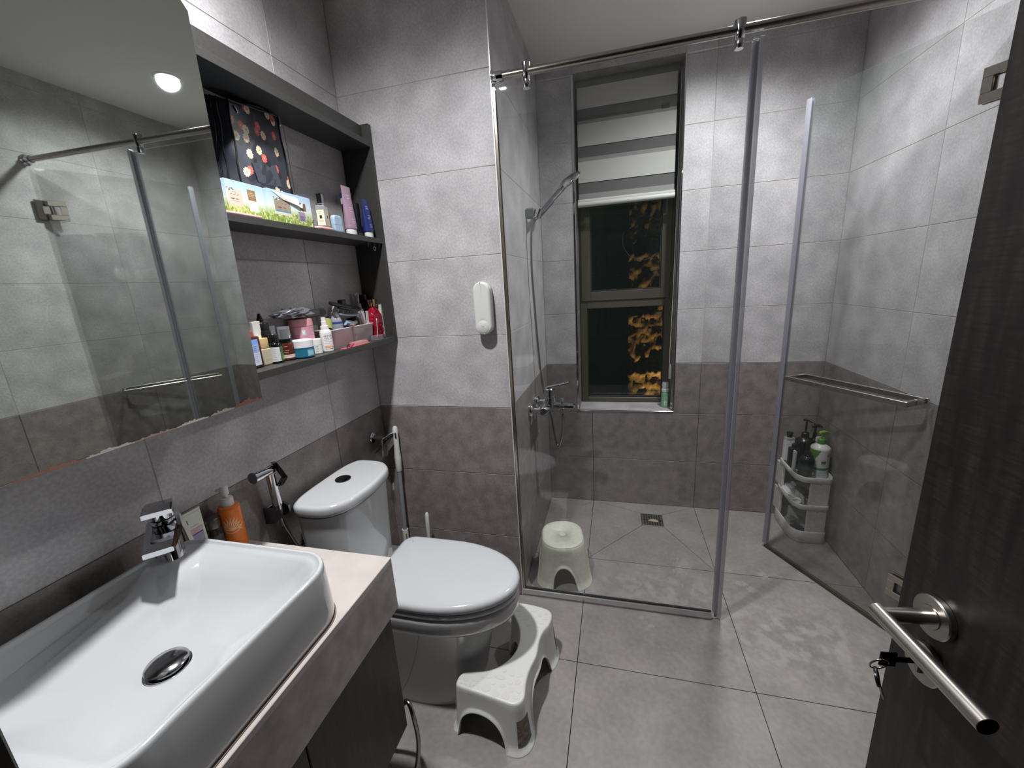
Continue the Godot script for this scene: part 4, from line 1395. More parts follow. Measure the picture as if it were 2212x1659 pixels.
func toilet_corner():
	# paper holder
	var o = thing("paper_holder", "chrome toilet paper holder on the wall above the cistern", "paper holder", Vector3(0, 0.787, 0.095))
	var st := S()
	lathe(st, [[0.0, 0.0], [0.024, 0.0], [0.024, 0.006], [0.021, 0.009], [0.009, 0.011], [0.0075, 0.05], [0.0075, 0.066], [0.0, 0.067]], 28, frame_x(Vector3(0.0005, 0, 0), Vector3(1, 0, 0)))
	part(o, "mount", st, M.chrome)
	st = S()
	tube(st, [Vector3(0.06, 0.0, 0.024), Vector3(0.06, 0.0, -0.078)], 0.006, 14)
	tube(st, curve([Vector3(0.06, 0.0, 0.022), Vector3(0.064, -0.02, 0.03), Vector3(0.062, -0.055, 0.032), Vector3(0.055, -0.085, 0.030)], 5), 0.003, 10)
	part(o, "arm", st, M.chrome)
	st = S()
	var rings := []
	for k in 9:
		var a := lerpf(0.1, 1.75, k / 8.0)
		var r := PackedVector3Array()
		for q in [[0.0, -0.076], [0.0, 0.018], [0.0016, 0.018], [0.0016, -0.076]]:
			var rad: float = 0.062 + q[0]
			r.append(Vector3(0.052 + rad * (cos(a - 0.2) - 0.9) * 0.9 + 0.012, -0.062 + rad * sin(PI / 2 + a - 0.1) + 0.0, q[1]))
		rings.append(r)
	loft(st, rings, true, true, true, -1)
	part(o, "cover_flap", st, M.dark_chrome)
	# mop leaning in the corner
	o = thing("mop", "long grey pole with a white grip leaning in the corner behind the toilet", "mop", Vector3(0.068, 0.0, 0.065))
	var a := Vector3(0.0715, 0.815, 0.026); var b := Vector3(0.066, 0.03, 0.064)
	var d := (b - a).normalized()
	st = S()
	tube(st, [a, a + d * 0.006, a + d * 0.03, a + d * 0.09, a + d * 0.14, a + d * 0.205, a + d * 0.21], [0.006, 0.0105, 0.012, 0.0115, 0.0145, 0.0135, 0.011], 18)
	wpart(o, "grip", st, M.white)
	st = S()
	bx(st, a + d * 0.04 + Vector3(0.006, 0, 0.011), Vector3(0.008, 0.026, 0.003), 0.0014)
	wpart(o, "hanging_hole", st, M.black_soft)
	st = S()
	tube(st, [a + d * 0.20, a + d * 0.50], 0.0098, 16)
	wpart(o, "pole", st, M.grey)
	st = S()
	tube(st, [a + d * 0.495, a + d * 0.575, a + d * 0.60], [0.0135, 0.0135, 0.0115], 18)
	var j = wpart(o, "clamp_joint", st, M.white)
	st = S()
	var jc := a + d * 0.53 + Vector3(0.0095, 0, 0.0095)
	bx(st, jc, Vector3(0.006, 0.04, 0.006), 0.0028, Basis(Vector3.UP, PI / 4))
	wpart(j, "green_button", st, sm("6f9a2e", 0.4))
	st = S()
	tube(st, [a + d * 0.59, b], 0.0098, 16)
	wpart(o, "lower_pole", st, M.grey)
	st = S()
	bx(st, Vector3(0.11, 0.016, 0.064), Vector3(0.17, 0.03, 0.07), 0.006)
	wpart(o, "mop_head", st, M.white_soft)
	# toilet brush behind the lid
	o = thing("toilet_brush", "white toilet brush handle rising behind the closed toilet lid", "toilet brush", Vector3(0.195, 0.0, 0.072))
	st = S()
	tube(st, [Vector3(0, 0.11, 0), Vector3(0, 0.30, -0.002), Vector3(0.001, 0.36, -0.004), Vector3(0.002, 0.412, -0.006), Vector3(0.002, 0.424, -0.0065), Vector3(0.002, 0.428, -0.0065)], [0.0065, 0.0065, 0.0095, 0.009, 0.006, 0.002], 16)
	part(o, "handle", st, M.white)
	st = S()
	lathe(st, [[0.0, 0.0005], [0.042, 0.0005], [0.045, 0.006], [0.04, 0.12], [0.014, 0.13], [0.0, 0.13]], 28)
	part(o, "holder_cup", st, M.white)
	# bidet sprayer
	o = thing("sprayer_holder", "chrome wall cradle of the bidet sprayer beside the toilet cistern", "bracket", Vector3(0.0, 0.77, 0.64))
	st = S()
	var br := []
	for q in [[0.0, 0.026, -0.034, 0.018], [0.03, 0.024, -0.03, 0.016], [0.055, 0.018, -0.012, 0.012]]:
		var r := PackedVector3Array()
		for p in [[q[1], q[2]], [q[1], q[3]], [q[1] - 0.007, q[3]], [q[1] - 0.007, q[2] + 0.003]]: r.append(Vector3(q[0] + 0.0005, p[1], p[0]))
		br.append(r)
	loft(st, br, true, true, true, -1)
	br = []
	for q in [[0.0, 0.026, -0.034, 0.018], [0.03, 0.024, -0.03, 0.016], [0.055, 0.018, -0.012, 0.012]]:
		var r := PackedVector3Array()
		for p in [[q[1] - 0.007, q[2] + 0.003], [q[1] - 0.007, q[3]], [q[1], q[3]], [q[1], q[2]]]: r.append(Vector3(q[0] + 0.0005, p[1], -p[0]))
		br.append(r)
	loft(st, br, true, true, true, -1)
	bx(st, Vector3(0.0045, -0.008, 0), Vector3(0.008, 0.05, 0.046), 0.002)
	part(o, "cradle", st, sm("77777a", 0.2, 1.0))
	o = thing("bidet_sprayer", "chrome handheld bidet sprayer hanging beside the toilet cistern", "sprayer", Vector3(0.036, 0.775, 0.64))
	st = S()
	var s0 := Vector3(0.030, 0.762, 0.640); var s1 := Vector3(0.048, 0.905, 0.660)
	tube(st, [s0 + Vector3(0, -0.008, 0), s0 + Vector3(0, 0.012, 0)], 0.0085, 18)
	wpart(o, "connector", st, M.steel)
	st = S()
	tube(st, [s0 + Vector3(0.001, 0.010, 0.001), s0 + Vector3(0.002, 0.02, 0.002), s0.lerp(s1, 0.6), s1], [0.0125, 0.0135, 0.0125, 0.012], 22)
	wpart(o, "handle", st, M.chrome)
	st = S()
	tube(st, [s1 + Vector3(0.0, 0.004, -0.012), s1 + Vector3(0.0, 0.006, 0.018), s1 + Vector3(0.001, 0.008, 0.042), s1 + Vector3(0.001, 0.009, 0.056)], [0.011, 0.0135, 0.0145, 0.0165], 22)
	wpart(o, "head", st, M.chrome)
	st = S()
	lathe(st, [[0.0155, 0.0], [0.015, 0.0012], [0.0, 0.0016]], 22, frame_x(s1 + Vector3(0.001, 0.009, 0.0562), Vector3(0, 0.02, 1)))
	wpart(o, "spray_face", st, M.grey_dark)
	st = S()
	var tr := []
	for q in [[0.018, 0.0, 0.010], [-0.012, 0.012, 0.012], [-0.034, 0.02, 0.011], [-0.048, 0.010, 0.009], [-0.055, 0.003, 0.006]]:
		var c := s1 + Vector3(0.005 + q[1] * 0.6, q[0] + 0.006, -0.014 - q[1] * 0.7)
		tr.append(PackedVector3Array([c + Vector3(0.006, 0, q[2] * 0.9), c + Vector3(0.012, 0, -q[2] * 0.2), c + Vector3(-0.004, 0, -q[2]), c + Vector3(-0.010, 0, 0)]))
	tr.reverse()
	loft(st, tr, true, true, true, -1)
	wpart(o, "trigger", st, M.dark_chrome)
	st = S()
	ribbed(st, curve([Vector3(0.030, 0.756, 0.640), Vector3(0.031, 0.72, 0.638), Vector3(0.040, 0.66, 0.625), Vector3(0.055, 0.58, 0.615), Vector3(0.07, 0.40, 0.64), Vector3(0.16, 0.20, 0.69), Vector3(0.30, 0.09, 0.71), Vector3(0.405, 0.21, 0.715), Vector3(0.432, 0.235, 0.722), Vector3(0.452, 0.20, 0.735), Vector3(0.462, 0.12, 0.745), Vector3(0.455, 0.045, 0.775), Vector3(0.42, 0.014, 0.83), Vector3(0.33, 0.010, 0.90)], 10), 0.0068, 0.0042, 8)
	solo("sprayer_hose", "ribbed metal hose of the bidet sprayer looping down past the vanity", "hose", st, M.steel)
	# soap dispenser on the partition
	o = thing("soap_dispenser", "white oval wall soap dispenser on the short tiled partition", "dispenser", Vector3(0.521, 1.305, 0.0))
	var xf := Transform3D(Basis(Vector3(1, 0, 0), PI / 2) , Vector3.ZERO)
	st = S()
	var pill := func(w, h): return rrect(0, 0, w, h, w / 2, 10)
	slab(st, pill.call(0.066, 0.196), 0.001, 0.024, 0.004)
	var bk = part(o, "back_shell", st, M.white, xf)
	st = S()
	slab(st, pill.call(0.0655, 0.198), 0.0245, 0.046, 0.007)
	part(o, "front_cover", st, M.white, xf)
	st = S()
	lathe(st, [[0.0225, 0.0455], [0.0235, 0.0468], [0.0225, 0.0475], [0.0, 0.047]], 32, xf * Transform3D(Basis(), Vector3(0, 0, 0.068)))
	part(o, "push_button", st, M.white_soft)
	st = S()
	bx(st, Vector3(0, -0.067, 0.0476), Vector3(0.0022, 0.0075, 0.001))
	part(o, "level_slot", st, M.black_soft)
	st = S()
	for k in 4: bx(st, Vector3(-0.006 + 0.004 * k, -0.0385, 0.0462), Vector3(0.0026, 0.0022 + 0.001 * (k % 2), 0.0006))
	part(o, "logo_print", st, sm("b5b5b1", 0.5))

# ---------------------------------------------------------------- moulded stools
# a shell with arches cut from its lower edge. ARCHES: [centre (x, z), half width, height]
func legged_shell(st, top: PackedVector2Array, bot: PackedVector2Array, H: float, r: float, t: float, arches: Array, lip: float):
	var n := top.size()
	var yb := []
	for i in n:
		var y := 0.0
		for a in arches:
			var best := 0; var bd := 9.0
			for j in n:
				var d: float = bot[j].distance_to(a[0])
				if d < bd:
					bd = d; best = j
			# distance along the edge
			var run := 0.0; var k := best
			var steps := mini((i - best + n) % n, (best - i + n) % n)
			var sgn := 1 if (i - best + n) % n == steps else -1
			for s in steps:
				run += bot[k].distance_to(bot[(k + sgn + n) % n])
				k = (k + sgn + n) % n
			if run < a[1]: y = maxf(y, a[2] * pow(1.0 - pow(run / a[1], 2.3), 1.0 / 2.3))
		yb.append(y)
	var ti := inset(top, t); var bi := inset(bot, t)
	var level := func(o_top, o_bot, f, y_top, extra := 0.0):
		var ring := PackedVector3Array()
		for i in n:
			var y: float = lerpf(yb[i], y_top, f)
			var e: float = y / H
			var p: Vector2 = o_bot[i].lerp(o_top[i], 1.0 - (1.0 - e) * (1.0 - e * 0.35))
			if extra != 0.0:
				var out: Vector2 = (bot[i] - bi[i]).normalized()
				p += out * extra
			ring.append(Vector3(p.x, y, p.y))
		return ring
	var inner := []
	for k in 7: inner.append(level.call(ti, bi, 1.0 - k / 6.0, H - t))
	loft(st, inner, false, false, true, 1)
	var g: PackedVector2Array = inset(top, t)
	flat_cap(st, g, H - t, true)
	loft(st, [inner[-1], level.call(top, bot, 0.0, H - r, lip)], false, false, true, 2)
	var outer := []
	if lip > 0.0:
		var a = level.call(top, bot, 0.0, H - r, lip)
		var up := PackedVector3Array(); var up2 := PackedVector3Array()
		var b = level.call(top, bot, 0.0, H - r)
		for i in n:
			up.append(a[i] + Vector3(0, 0.006, 0)); up2.append(b[i] + Vector3(0, 0.008, 0))
		outer = [a, up, up2]
		for k in range(1, 8): outer.append(level.call(top, bot, lerpf(0.09, 1.0, k / 7.0), H - r))
	else:
		for k in 8: outer.append(level.call(top, bot, k / 7.0, H - r))
	for k in range(1, 6):
		var a := PI / 2 * k / 5
		outer.append(at_y(inset(top, r * (1.0 - cos(a))), H - r + r * sin(a)))
	loft(st, outer, false, false, true, 3)
	return inset(top, r)

func flat_cap(st, o: PackedVector2Array, y: float, down := false, hole = null):
	if hole != null:
		# joins outline and hole by the nearest pairing of equal counts
		var n := o.size()
		for i in n:
			var j := (i + 1) % n
			var a := Vector3(o[i].x, y, o[i].y); var b := Vector3(o[j].x, y, o[j].y)
			var c := Vector3(hole[j].x, y, hole[j].y); var d := Vector3(hole[i].x, y, hole[i].y)
			if down: quad(st, a, d, c, b)
			else: quad(st, a, b, c, d)
		return
	var t := Geometry2D.triangulate_polygon(o)
	for k in range(0, t.size(), 3):
		var a := Vector3(o[t[k]].x, y, o[t[k]].y); var b := Vector3(o[t[k + 1]].x, y, o[t[k + 1]].y); var c := Vector3(o[t[k + 2]].x, y, o[t[k + 2]].y)
		var upward := (b - a).cross(c - a).y > 0.0
		if upward == down: tri(st, a, c, b)
		else: tri(st, a, b, c)

func footstool():
	var H := 0.18
	var o = thing("footstool", "white plastic toilet footstool with pale pebble print curving round the toilet", "footstool", Vector3(0.66, 0.0, 0.43))
	var pts := PackedVector2Array([Vector2(0.522, 0.594), Vector2(0.526, 0.562), Vector2(0.55, 0.549), Vector2(0.608, 0.539), Vector2(0.652, 0.508), Vector2(0.680, 0.463), Vector2(0.687, 0.42), Vector2(0.680, 0.368), Vector2(0.652, 0.318), Vector2(0.622, 0.280), Vector2(0.622, 0.240), Vector2(0.664, 0.236), Vector2(0.745, 0.244), Vector2(0.783, 0.262), Vector2(0.781, 0.318), Vector2(0.760, 0.352), Vector2(0.753, 0.40), Vector2(0.758, 0.45), Vector2(0.742, 0.505), Vector2(0.740, 0.555), Vector2(0.749, 0.605), Vector2(0.725, 0.630), Vector2(0.690, 0.626), Vector2(0.60, 0.613), Vector2(0.530, 0.606)])
	var top := resample(rounded(oriented(pts), 3, 0.25), 168)
	var bot := inset(top, -0.016)
	var st := S()
	var cap_o = legged_shell(st, top, bot, H, 0.007, 0.0035, [[Vector2(0.610, 0.632), 0.082, 0.108], [Vector2(0.765, 0.455), 0.105, 0.120], [Vector2(0.700, 0.222), 0.055, 0.10], [Vector2(0.672, 0.43), 0.135, 0.125]], 0.006)
	flat_cap(st, cap_o, H)
	wpart(o, "shell", st, M.white)
	var pm := [sm("d3cec6", 0.6), sm("cfcbc6", 0.6)]
	var rng := RandomNumberGenerator.new(); rng.seed = 31
	for q in [[0.531, 0.582, 4, 3], [0.541, 0.594, 4, 3], [0.555, 0.596, 5, 4], [0.552, 0.58, 10, 6], [0.57, 0.594, 3, 7], [0.583, 0.594, 4, 3], [0.598, 0.596, 6, 8], [0.624, 0.594, 15, 13], [0.586, 0.576, 14, 5], [0.602, 0.562, 7, 5], [0.623, 0.557, 8, 7], [0.656, 0.551, 19, 8], [0.638, 0.572, 11, 8]]: pebble(o, q, pm, rng, H)
	for q in [[0.655, 0.605, 13, 11], [0.672, 0.577, 9, 7], [0.689, 0.605, 14, 12], [0.692, 0.562, 9, 8], [0.703, 0.584, 9, 10], [0.69, 0.531, 13, 9], [0.666, 0.529, 7, 5], [0.716, 0.556, 10, 9], [0.725, 0.581, 9, 11], [0.719, 0.606, 9, 6], [0.716, 0.533, 10, 8]]: pebble(o, q, pm, rng, H)
	for q in [[0.738, 0.286, 9, 9], [0.760, 0.298, 10, 7], [0.748, 0.319, 12, 8], [0.738, 0.338, 9, 6], [0.759, 0.274, 8, 6], [0.722, 0.316, 8, 8], [0.688, 0.307, 15, 11], [0.662, 0.302, 9, 8], [0.706, 0.337, 8, 7], [0.654, 0.276, 10, 8], [0.664, 0.256, 12, 5], [0.712, 0.269, 12, 7]]: pebble(o, q, pm, rng, H)
	# worn adhesive strips on the two outer corners
	for c in [[Vector2(0.752, 0.626), 0.036], [Vector2(0.79, 0.262), 0.03]]:
		st = S()
		var best := 0
		for j in top.size():
			if top[j].distance_to(c[0]) < top[best].distance_to(c[0]): best = j
		var rings := []
		var w := int(c[1] / 0.0095)
		for k in 5:
			var y := lerpf(0.028, 0.118, k / 4.0)
			var ring := PackedVector3Array()
			for s in range(-w, w + 1):
				var j: int = (best + s + top.size()) % top.size()
				var e := y / H
				var p := bot[j].lerp(top[j], 1.0 - (1.0 - e) * (1.0 - e * 0.35))
				p += (bot[j] - top[j]).normalized() * 0.0009
				ring.append(Vector3(p.x, y, p.y))
			rings.append(ring)
		loft(st, rings, false, false, false, 0)
		wpart(o, "worn_strip", st, tri_mat("a39488", 0.8, Vector3.ONE * 5.0, M.fine, noise_tex(71, 0.03, 0.55, 1.0, 5, 256), Vector3.ONE * 6.0))

func pebble(o, q, pm, rng, H):
	var e := PackedVector2Array()
	var ph: float = rng.randf() * TAU
	for k in 14:
		var a := -TAU * k / 14
		var w := 1.0 + 0.10 * sin(2.0 * a + ph) + 0.06 * sin(3.0 * a + ph * 2.0)
		e.append(Vector2(q[0] + q[2] * 0.001 * w * cos(a), q[1] + q[3] * 0.001 * w * sin(a)))
	var st := S()
	slab(st, e, H - 0.0004, H + 0.0006)
	wpart(o, "grip_pebble", st, pm[rng.randi() % 2])

func bath_stool():
	var H := 0.212
	var o = thing("bath_stool", "small ivory plastic bath stool with a round hole in its seat behind the glass", "stool", Vector3(0.763, 0.0, -0.187), "", 0.2)
	var top := resample(rrect(0, 0, 0.198, 0.225, 0.085, 8), 160)
	var bot := resample(rrect(0, 0, 0.258, 0.272, 0.085, 8), 160)
	var st := S()
	var g = legged_shell(st, top, bot, H, 0.016, 0.004, [[Vector2(0, 0.136), 0.057, 0.112], [Vector2(0, -0.136), 0.057, 0.112], [Vector2(0.129, 0), 0.062, 0.125], [Vector2(-0.129, 0), 0.062, 0.125]], 0.0035)
	var n: int = g.size()
	var hole := PackedVector2Array(); var dish := PackedVector2Array()
	for i in n:
		var d: Vector2 = g[i].normalized()
		hole.append(d * 0.0155)
	st.set_smooth_group(0)
	var mid := inset(g, 0.02)
	loft(st, [at_y(g, H), at_y(mid, H - 0.0018), at_y(hole, H - 0.003), at_y(hole, H - 0.016)], false, false)
	part(o, "shell", st, M.ivory)

# ---------------------------------------------------------------- corner rack in the shower
func corner_rack():
	var o = thing("corner_rack", "white plastic three tier shower rack standing in the far corner", "rack", Vector3(1.976, 0, -0.738))
	var out := func(grow): return inset(oriented(rounded(PackedVector2Array([Vector2(1.893, -0.872), Vector2(2.059, -0.872), Vector2(2.059, -0.604), Vector2(1.925, -0.604), Vector2(1.893, -0.650)]), 3, 0.14)), -grow)
	for q in [[0.0, 0.066, "tray"], [0.188, 0.216, "tray"], [0.338, 0.368, "tray"]]:
		var st := S()
		var a: PackedVector2Array = out.call(0.0)
		loft(st, [at_y(inset(a, 0.004), q[0]), at_y(a, q[0] + 0.004), at_y(a, q[1] - 0.003), at_y(inset(a, 0.0025), q[1]), at_y(inset(a, 0.006), q[1]), at_y(inset(a, 0.008), q[1] - 0.002), at_y(inset(a, 0.009), q[0] + 0.006)], false, false)
		flat_cap(st, inset(a, 0.004), q[0], true)
		flat_cap(st, inset(a, 0.009), q[0] + 0.006)
		wpart(o, q[2], st, M.rack)
	for f in [[1.998, -0.6185, 0.0], [1.903, -0.84, PI / 2]]:
		for h in [[0.060, 0.190], [0.212, 0.340]]:
			var st := S()
			bx(st, Vector3(f[0], (h[0] + h[1]) / 2, f[1]), Vector3(0.084, h[1] - h[0], 0.014), 0.002, Basis(Vector3.UP, f[2]))
			var u = wpart(o, "upright", st, M.rack)
			st = S()
			var fw := Vector3(0, 0, 1) if f[2] == 0.0 else Vector3(-1, 0, 0)
			tube(st, [Vector3(f[0], h[1] - 0.012, f[1]) + fw * 0.0065, Vector3(f[0], h[1] - 0.012, f[1]) + fw * 0.0077], 0.0022, 8)
			wpart(u, "screw_cap", st, M.grey_dark)
	# bottles on the top tier
	var y := 0.3442
	var st := S()
	o = thing("shampoo_bottle", "flat clear bottle with a white label and black cap at the rear of the rack", "bottle", Vector3(1.927, y, -0.838), "bottles on the shower rack")
	slab(st, rrect(0, 0, 0.05, 0.034, 0.012, 4), 0.0, 0.150, 0.006)
	part(o, "body", st, clear_mat("aeb2b0", 0.45, 0.1))
	st = S()
	slab(st, rrect(0, 0, 0.0512, 0.0352, 0.0125, 4), 0.02, 0.128)
	part(o, "label", st, sm("c9cac6", 0.5))
	st = S()
	lathe(st, [[0.0, 0.149], [0.0125, 0.149], [0.0135, 0.166], [0.016, 0.170], [0.016, 0.176], [0.0, 0.176]], 20)
	part(o, "cap", st, M.black)
	o = thing("shampoo_bottle", "small flat all black bottle at the open side of the rack", "bottle", Vector3(1.926, y, -0.766), "bottles on the shower rack")
	st = S()
	slab(st, rrect(0, 0, 0.046, 0.032, 0.006, 3), 0.0, 0.118, 0.004)
	part(o, "body", st, sm("161618", 0.35))
	st = S()
	lathe(st, [[0.0, 0.117], [0.0125, 0.117], [0.0125, 0.136], [0.011, 0.138], [0.0, 0.138]], 20)
	part(o, "cap", st, M.black)
	o = pump_bottle("large black pump bottle behind the others on the shower rack", Vector3(1.984, y, -0.800), 0.043, 0.155, sm("141613", 0.25), M.black, sm("141416", 0.3), 0.262, -0.9, 0.062)
	o = thing("shampoo_bottle", "dark green round bottle with a small cream emblem at the front of the rack", "bottle", Vector3(1.946, y, -0.660), "bottles on the shower rack")
	st = S()
	lathe(st, [[0.0, 0.0], [0.031, 0.0], [0.034, 0.004], [0.034, 0.094], [0.032, 0.106], [0.024, 0.118], [0.015, 0.122], [0.0, 0.122]], 32)
	part(o, "body", st, sm("10140f", 0.12))
	var im := blank(192, 128, "1c3430")
	small_print(im, 40, 20, 60, 3, 9, "4b6f6c", 3)
	small_print(im, 40, 60, 50, 3, 10, "3d625f", 4)
	disc(im, 128, 78, 17, 15, "b8b08a")
	st = S()
	wrap_label(st, 0.0342, 0.004, 0.082, -180, 20, 18)
	part(o, "label", st, printed(im, 0.3))
	st = S()
	lathe(st, [[0.0, 0.121], [0.0155, 0.121], [0.0155, 0.142], [0.0, 0.143]], 22)
	part(o, "cap", st, M.black)
	# white and green pump bottle
	o = pump_bottle("white and green pump bottle with a lime pump head at the front of the rack", Vector3(2.012, y, -0.692), 0.042, 0.164, sm("d9dcd8", 0.3), sm("4f8a2e", 0.4), sm("7fae2f", 0.35), 0.236, 0.35, 0.05)
	im = blank(256, 256, "d2d5d1")
	for yy in 160:
		var xx := int(110 - yy * 0.42)
		im.fill_rect(Rect2i(0, yy, maxi(xx, 10), 1), Color("4d7d38").lerp(Color("7ba24a"), 0.5 + 0.5 * sin(yy * 0.31)))
	disc(im, 176, 44, 22, 12, "9c4452"); disc(im, 176, 44, 14, 6, "d2a9ae")
	small_print(im, 150, 64, 70, 5, 8, "8c9489", 7)
	disc(im, 132, 108, 17, 15, "46633b")
	small_print(im, 120, 128, 90, 2, 9, "8c949b", 8)
	im.fill_rect(Rect2i(0, 160, 256, 22), Color("4c7a35"))
	small_print(im, 60, 166, 60, 1, 10, "cfe0c4", 2)
	im.fill_rect(Rect2i(0, 182, 256, 74), Color("c3c8c9"))
	small_print(im, 64, 190, 90, 6, 9, "8d9396", 9)
	im.fill_rect(Rect2i(172, 192, 22, 40), Color("4b4f50")); im.fill_rect(Rect2i(172, 204, 22, 3), Color("c3c8c9")); im.fill_rect(Rect2i(172, 218, 22, 3), Color("c3c8c9"))
	st = S()
	wrap_label(st, 0.0423, 0.003, 0.150, -200, 20, 24)
	part(o, "label", st, printed(im))
	o = pump_bottle("dark bottle with a black pump standing in the corner behind the white pump bottle", Vector3(2.032, y, -0.812), 0.021, 0.15, sm("1b2320", 0.3), M.black, M.black, 0.226, 0.2, 0.04)
	o = thing("jar", "small white capped tub wedged behind the white and green bottle", "jar", Vector3(2.033, y, -0.755), "")
	st = S()
	lathe(st, [[0.0, 0.0], [0.017, 0.0], [0.018, 0.003], [0.018, 0.165], [0.0, 0.165]], 20)
	part(o, "body", st, sm("9a9c98", 0.4))
	st = S()
	lathe(st, [[0.019, 0.163], [0.019, 0.18], [0.017, 0.183], [0.0, 0.183]], 20)
	part(o, "cap", st, M.white)
	# a thin white bottle beside the green one
	o = thing("shampoo_bottle", "slim white tube squeezed beside the dark green bottle on the rack", "bottle", Vector3(1.9085, y, -0.705), "bottles on the shower rack")
	st = S()
	slab(st, rrect(0, 0, 0.011, 0.03, 0.005, 3), 0.0, 0.125, 0.004)
	part(o, "body", st, sm("c4cccb", 0.4))
	# crumpled bag on the middle tier, small things below
	var rng := RandomNumberGenerator.new(); rng.seed = 5
	st = S()
	var nz := FastNoiseLite.new(); nz.seed = 6; nz.frequency = 22.0; nz.fractal_octaves = 3
	st.set_smooth_group(-1)
	lump(st, Vector3(1.930, 0.214, -0.735), Vector3(0.036, 0.024, 0.105), nz, 0.45)
	solo("plastic_bag", "crumpled translucent white plastic bag on the middle rack tier", "bag", st, clear_mat("dfe1df", 0.8, 0.2))
	st = S()
	lump(st, Vector3(1.975, 0.215, -0.76), Vector3(0.035, 0.02, 0.05), nz, 0.35)
	solo("wash_mitt", "dark grey rolled cloth behind the plastic bag on the middle rack tier", "cloth", st, sm("2c2c2e", 0.9))
	st = S()
	lump(st, Vector3(1.955, 0.022, -0.70), Vector3(0.034, 0.018, 0.04), nz, 0.3)
	solo("scrub_sponge", "dark blue scrub cloth in the lowest rack tray", "cloth", st, sm("2a2b3f", 0.9))
	st = S()
	bx(st, Vector3(1.948, 0.052, -0.755), Vector3(0.03, 0.02, 0.045), 0.004, Basis(Vector3(0.3, 1, 0.2).normalized(), 0.5))
	solo("soap_bar", "pale soap bar lying on the cloth in the lowest rack tray", "soap", st, sm("a9a796", 0.5))

func lump(st, c: Vector3, r: Vector3, nz, amt: float):
	var rings := []
	for k in 13:
		var a := -PI / 2 + PI * k / 12
		var ring := PackedVector3Array()
		for i in 20:
			var t := -TAU * i / 20
			var d := Vector3(cos(a) * cos(t), sin(a), cos(a) * sin(t))
			var s: float = 1.0 + amt * nz.get_noise_3d(d.x + c.x * 9.0, d.y, d.z)
			var p := c + d * r * s
			p.y = maxf(p.y, c.y - r.y * 0.85)
			ring.append(p)
		rings.append(ring)
	loft(st, rings, true, true, true, -1)

func pump_bottle(label, at, r, hb, body_m, collar_m, head_m, h_top, turn, reach):
	var o = thing("pump_bottle", label, "bottle", at, "")
	var st := S()
	lathe(st, [[0.0, 0.0], [r - 0.003, 0.0], [r, 0.004], [r, hb - 0.012], [r - 0.003, hb - 0.004], [r * 0.45, hb + 0.010], [r * 0.36, hb + 0.012], [0.0, hb + 0.012]], 32)
	part(o, "body", st, body_m)
	st = S()
	lathe(st, [[0.0, hb + 0.011], [r * 0.40, hb + 0.011], [r * 0.40, hb + 0.034], [r * 0.3, hb + 0.038], [0.006, hb + 0.04], [0.0, hb + 0.04]], 24)
	part(o, "collar", st, collar_m)
	st = S()
	tube(st, [Vector3(0, hb + 0.036, 0), Vector3(0, h_top - 0.008, 0)], 0.0048, 12)
	var d := Vector3(cos(turn), 0, -sin(turn))
	tube(st, curve([Vector3(0, h_top - 0.004, 0) - d * 0.017, Vector3(0, h_top - 0.001, 0), Vector3(0, h_top - 0.002, 0) - d * -0.02, Vector3(0, h_top - 0.010, 0) + d * reach * 0.85], 4), [0.005, 0.007, 0.0078, 0.008, 0.0082, 0.0085, 0.0082, 0.0078, 0.007, 0.006, 0.0052, 0.0045, 0.004], 12)
	part(o, "pump_head", st, head_m)
	return o

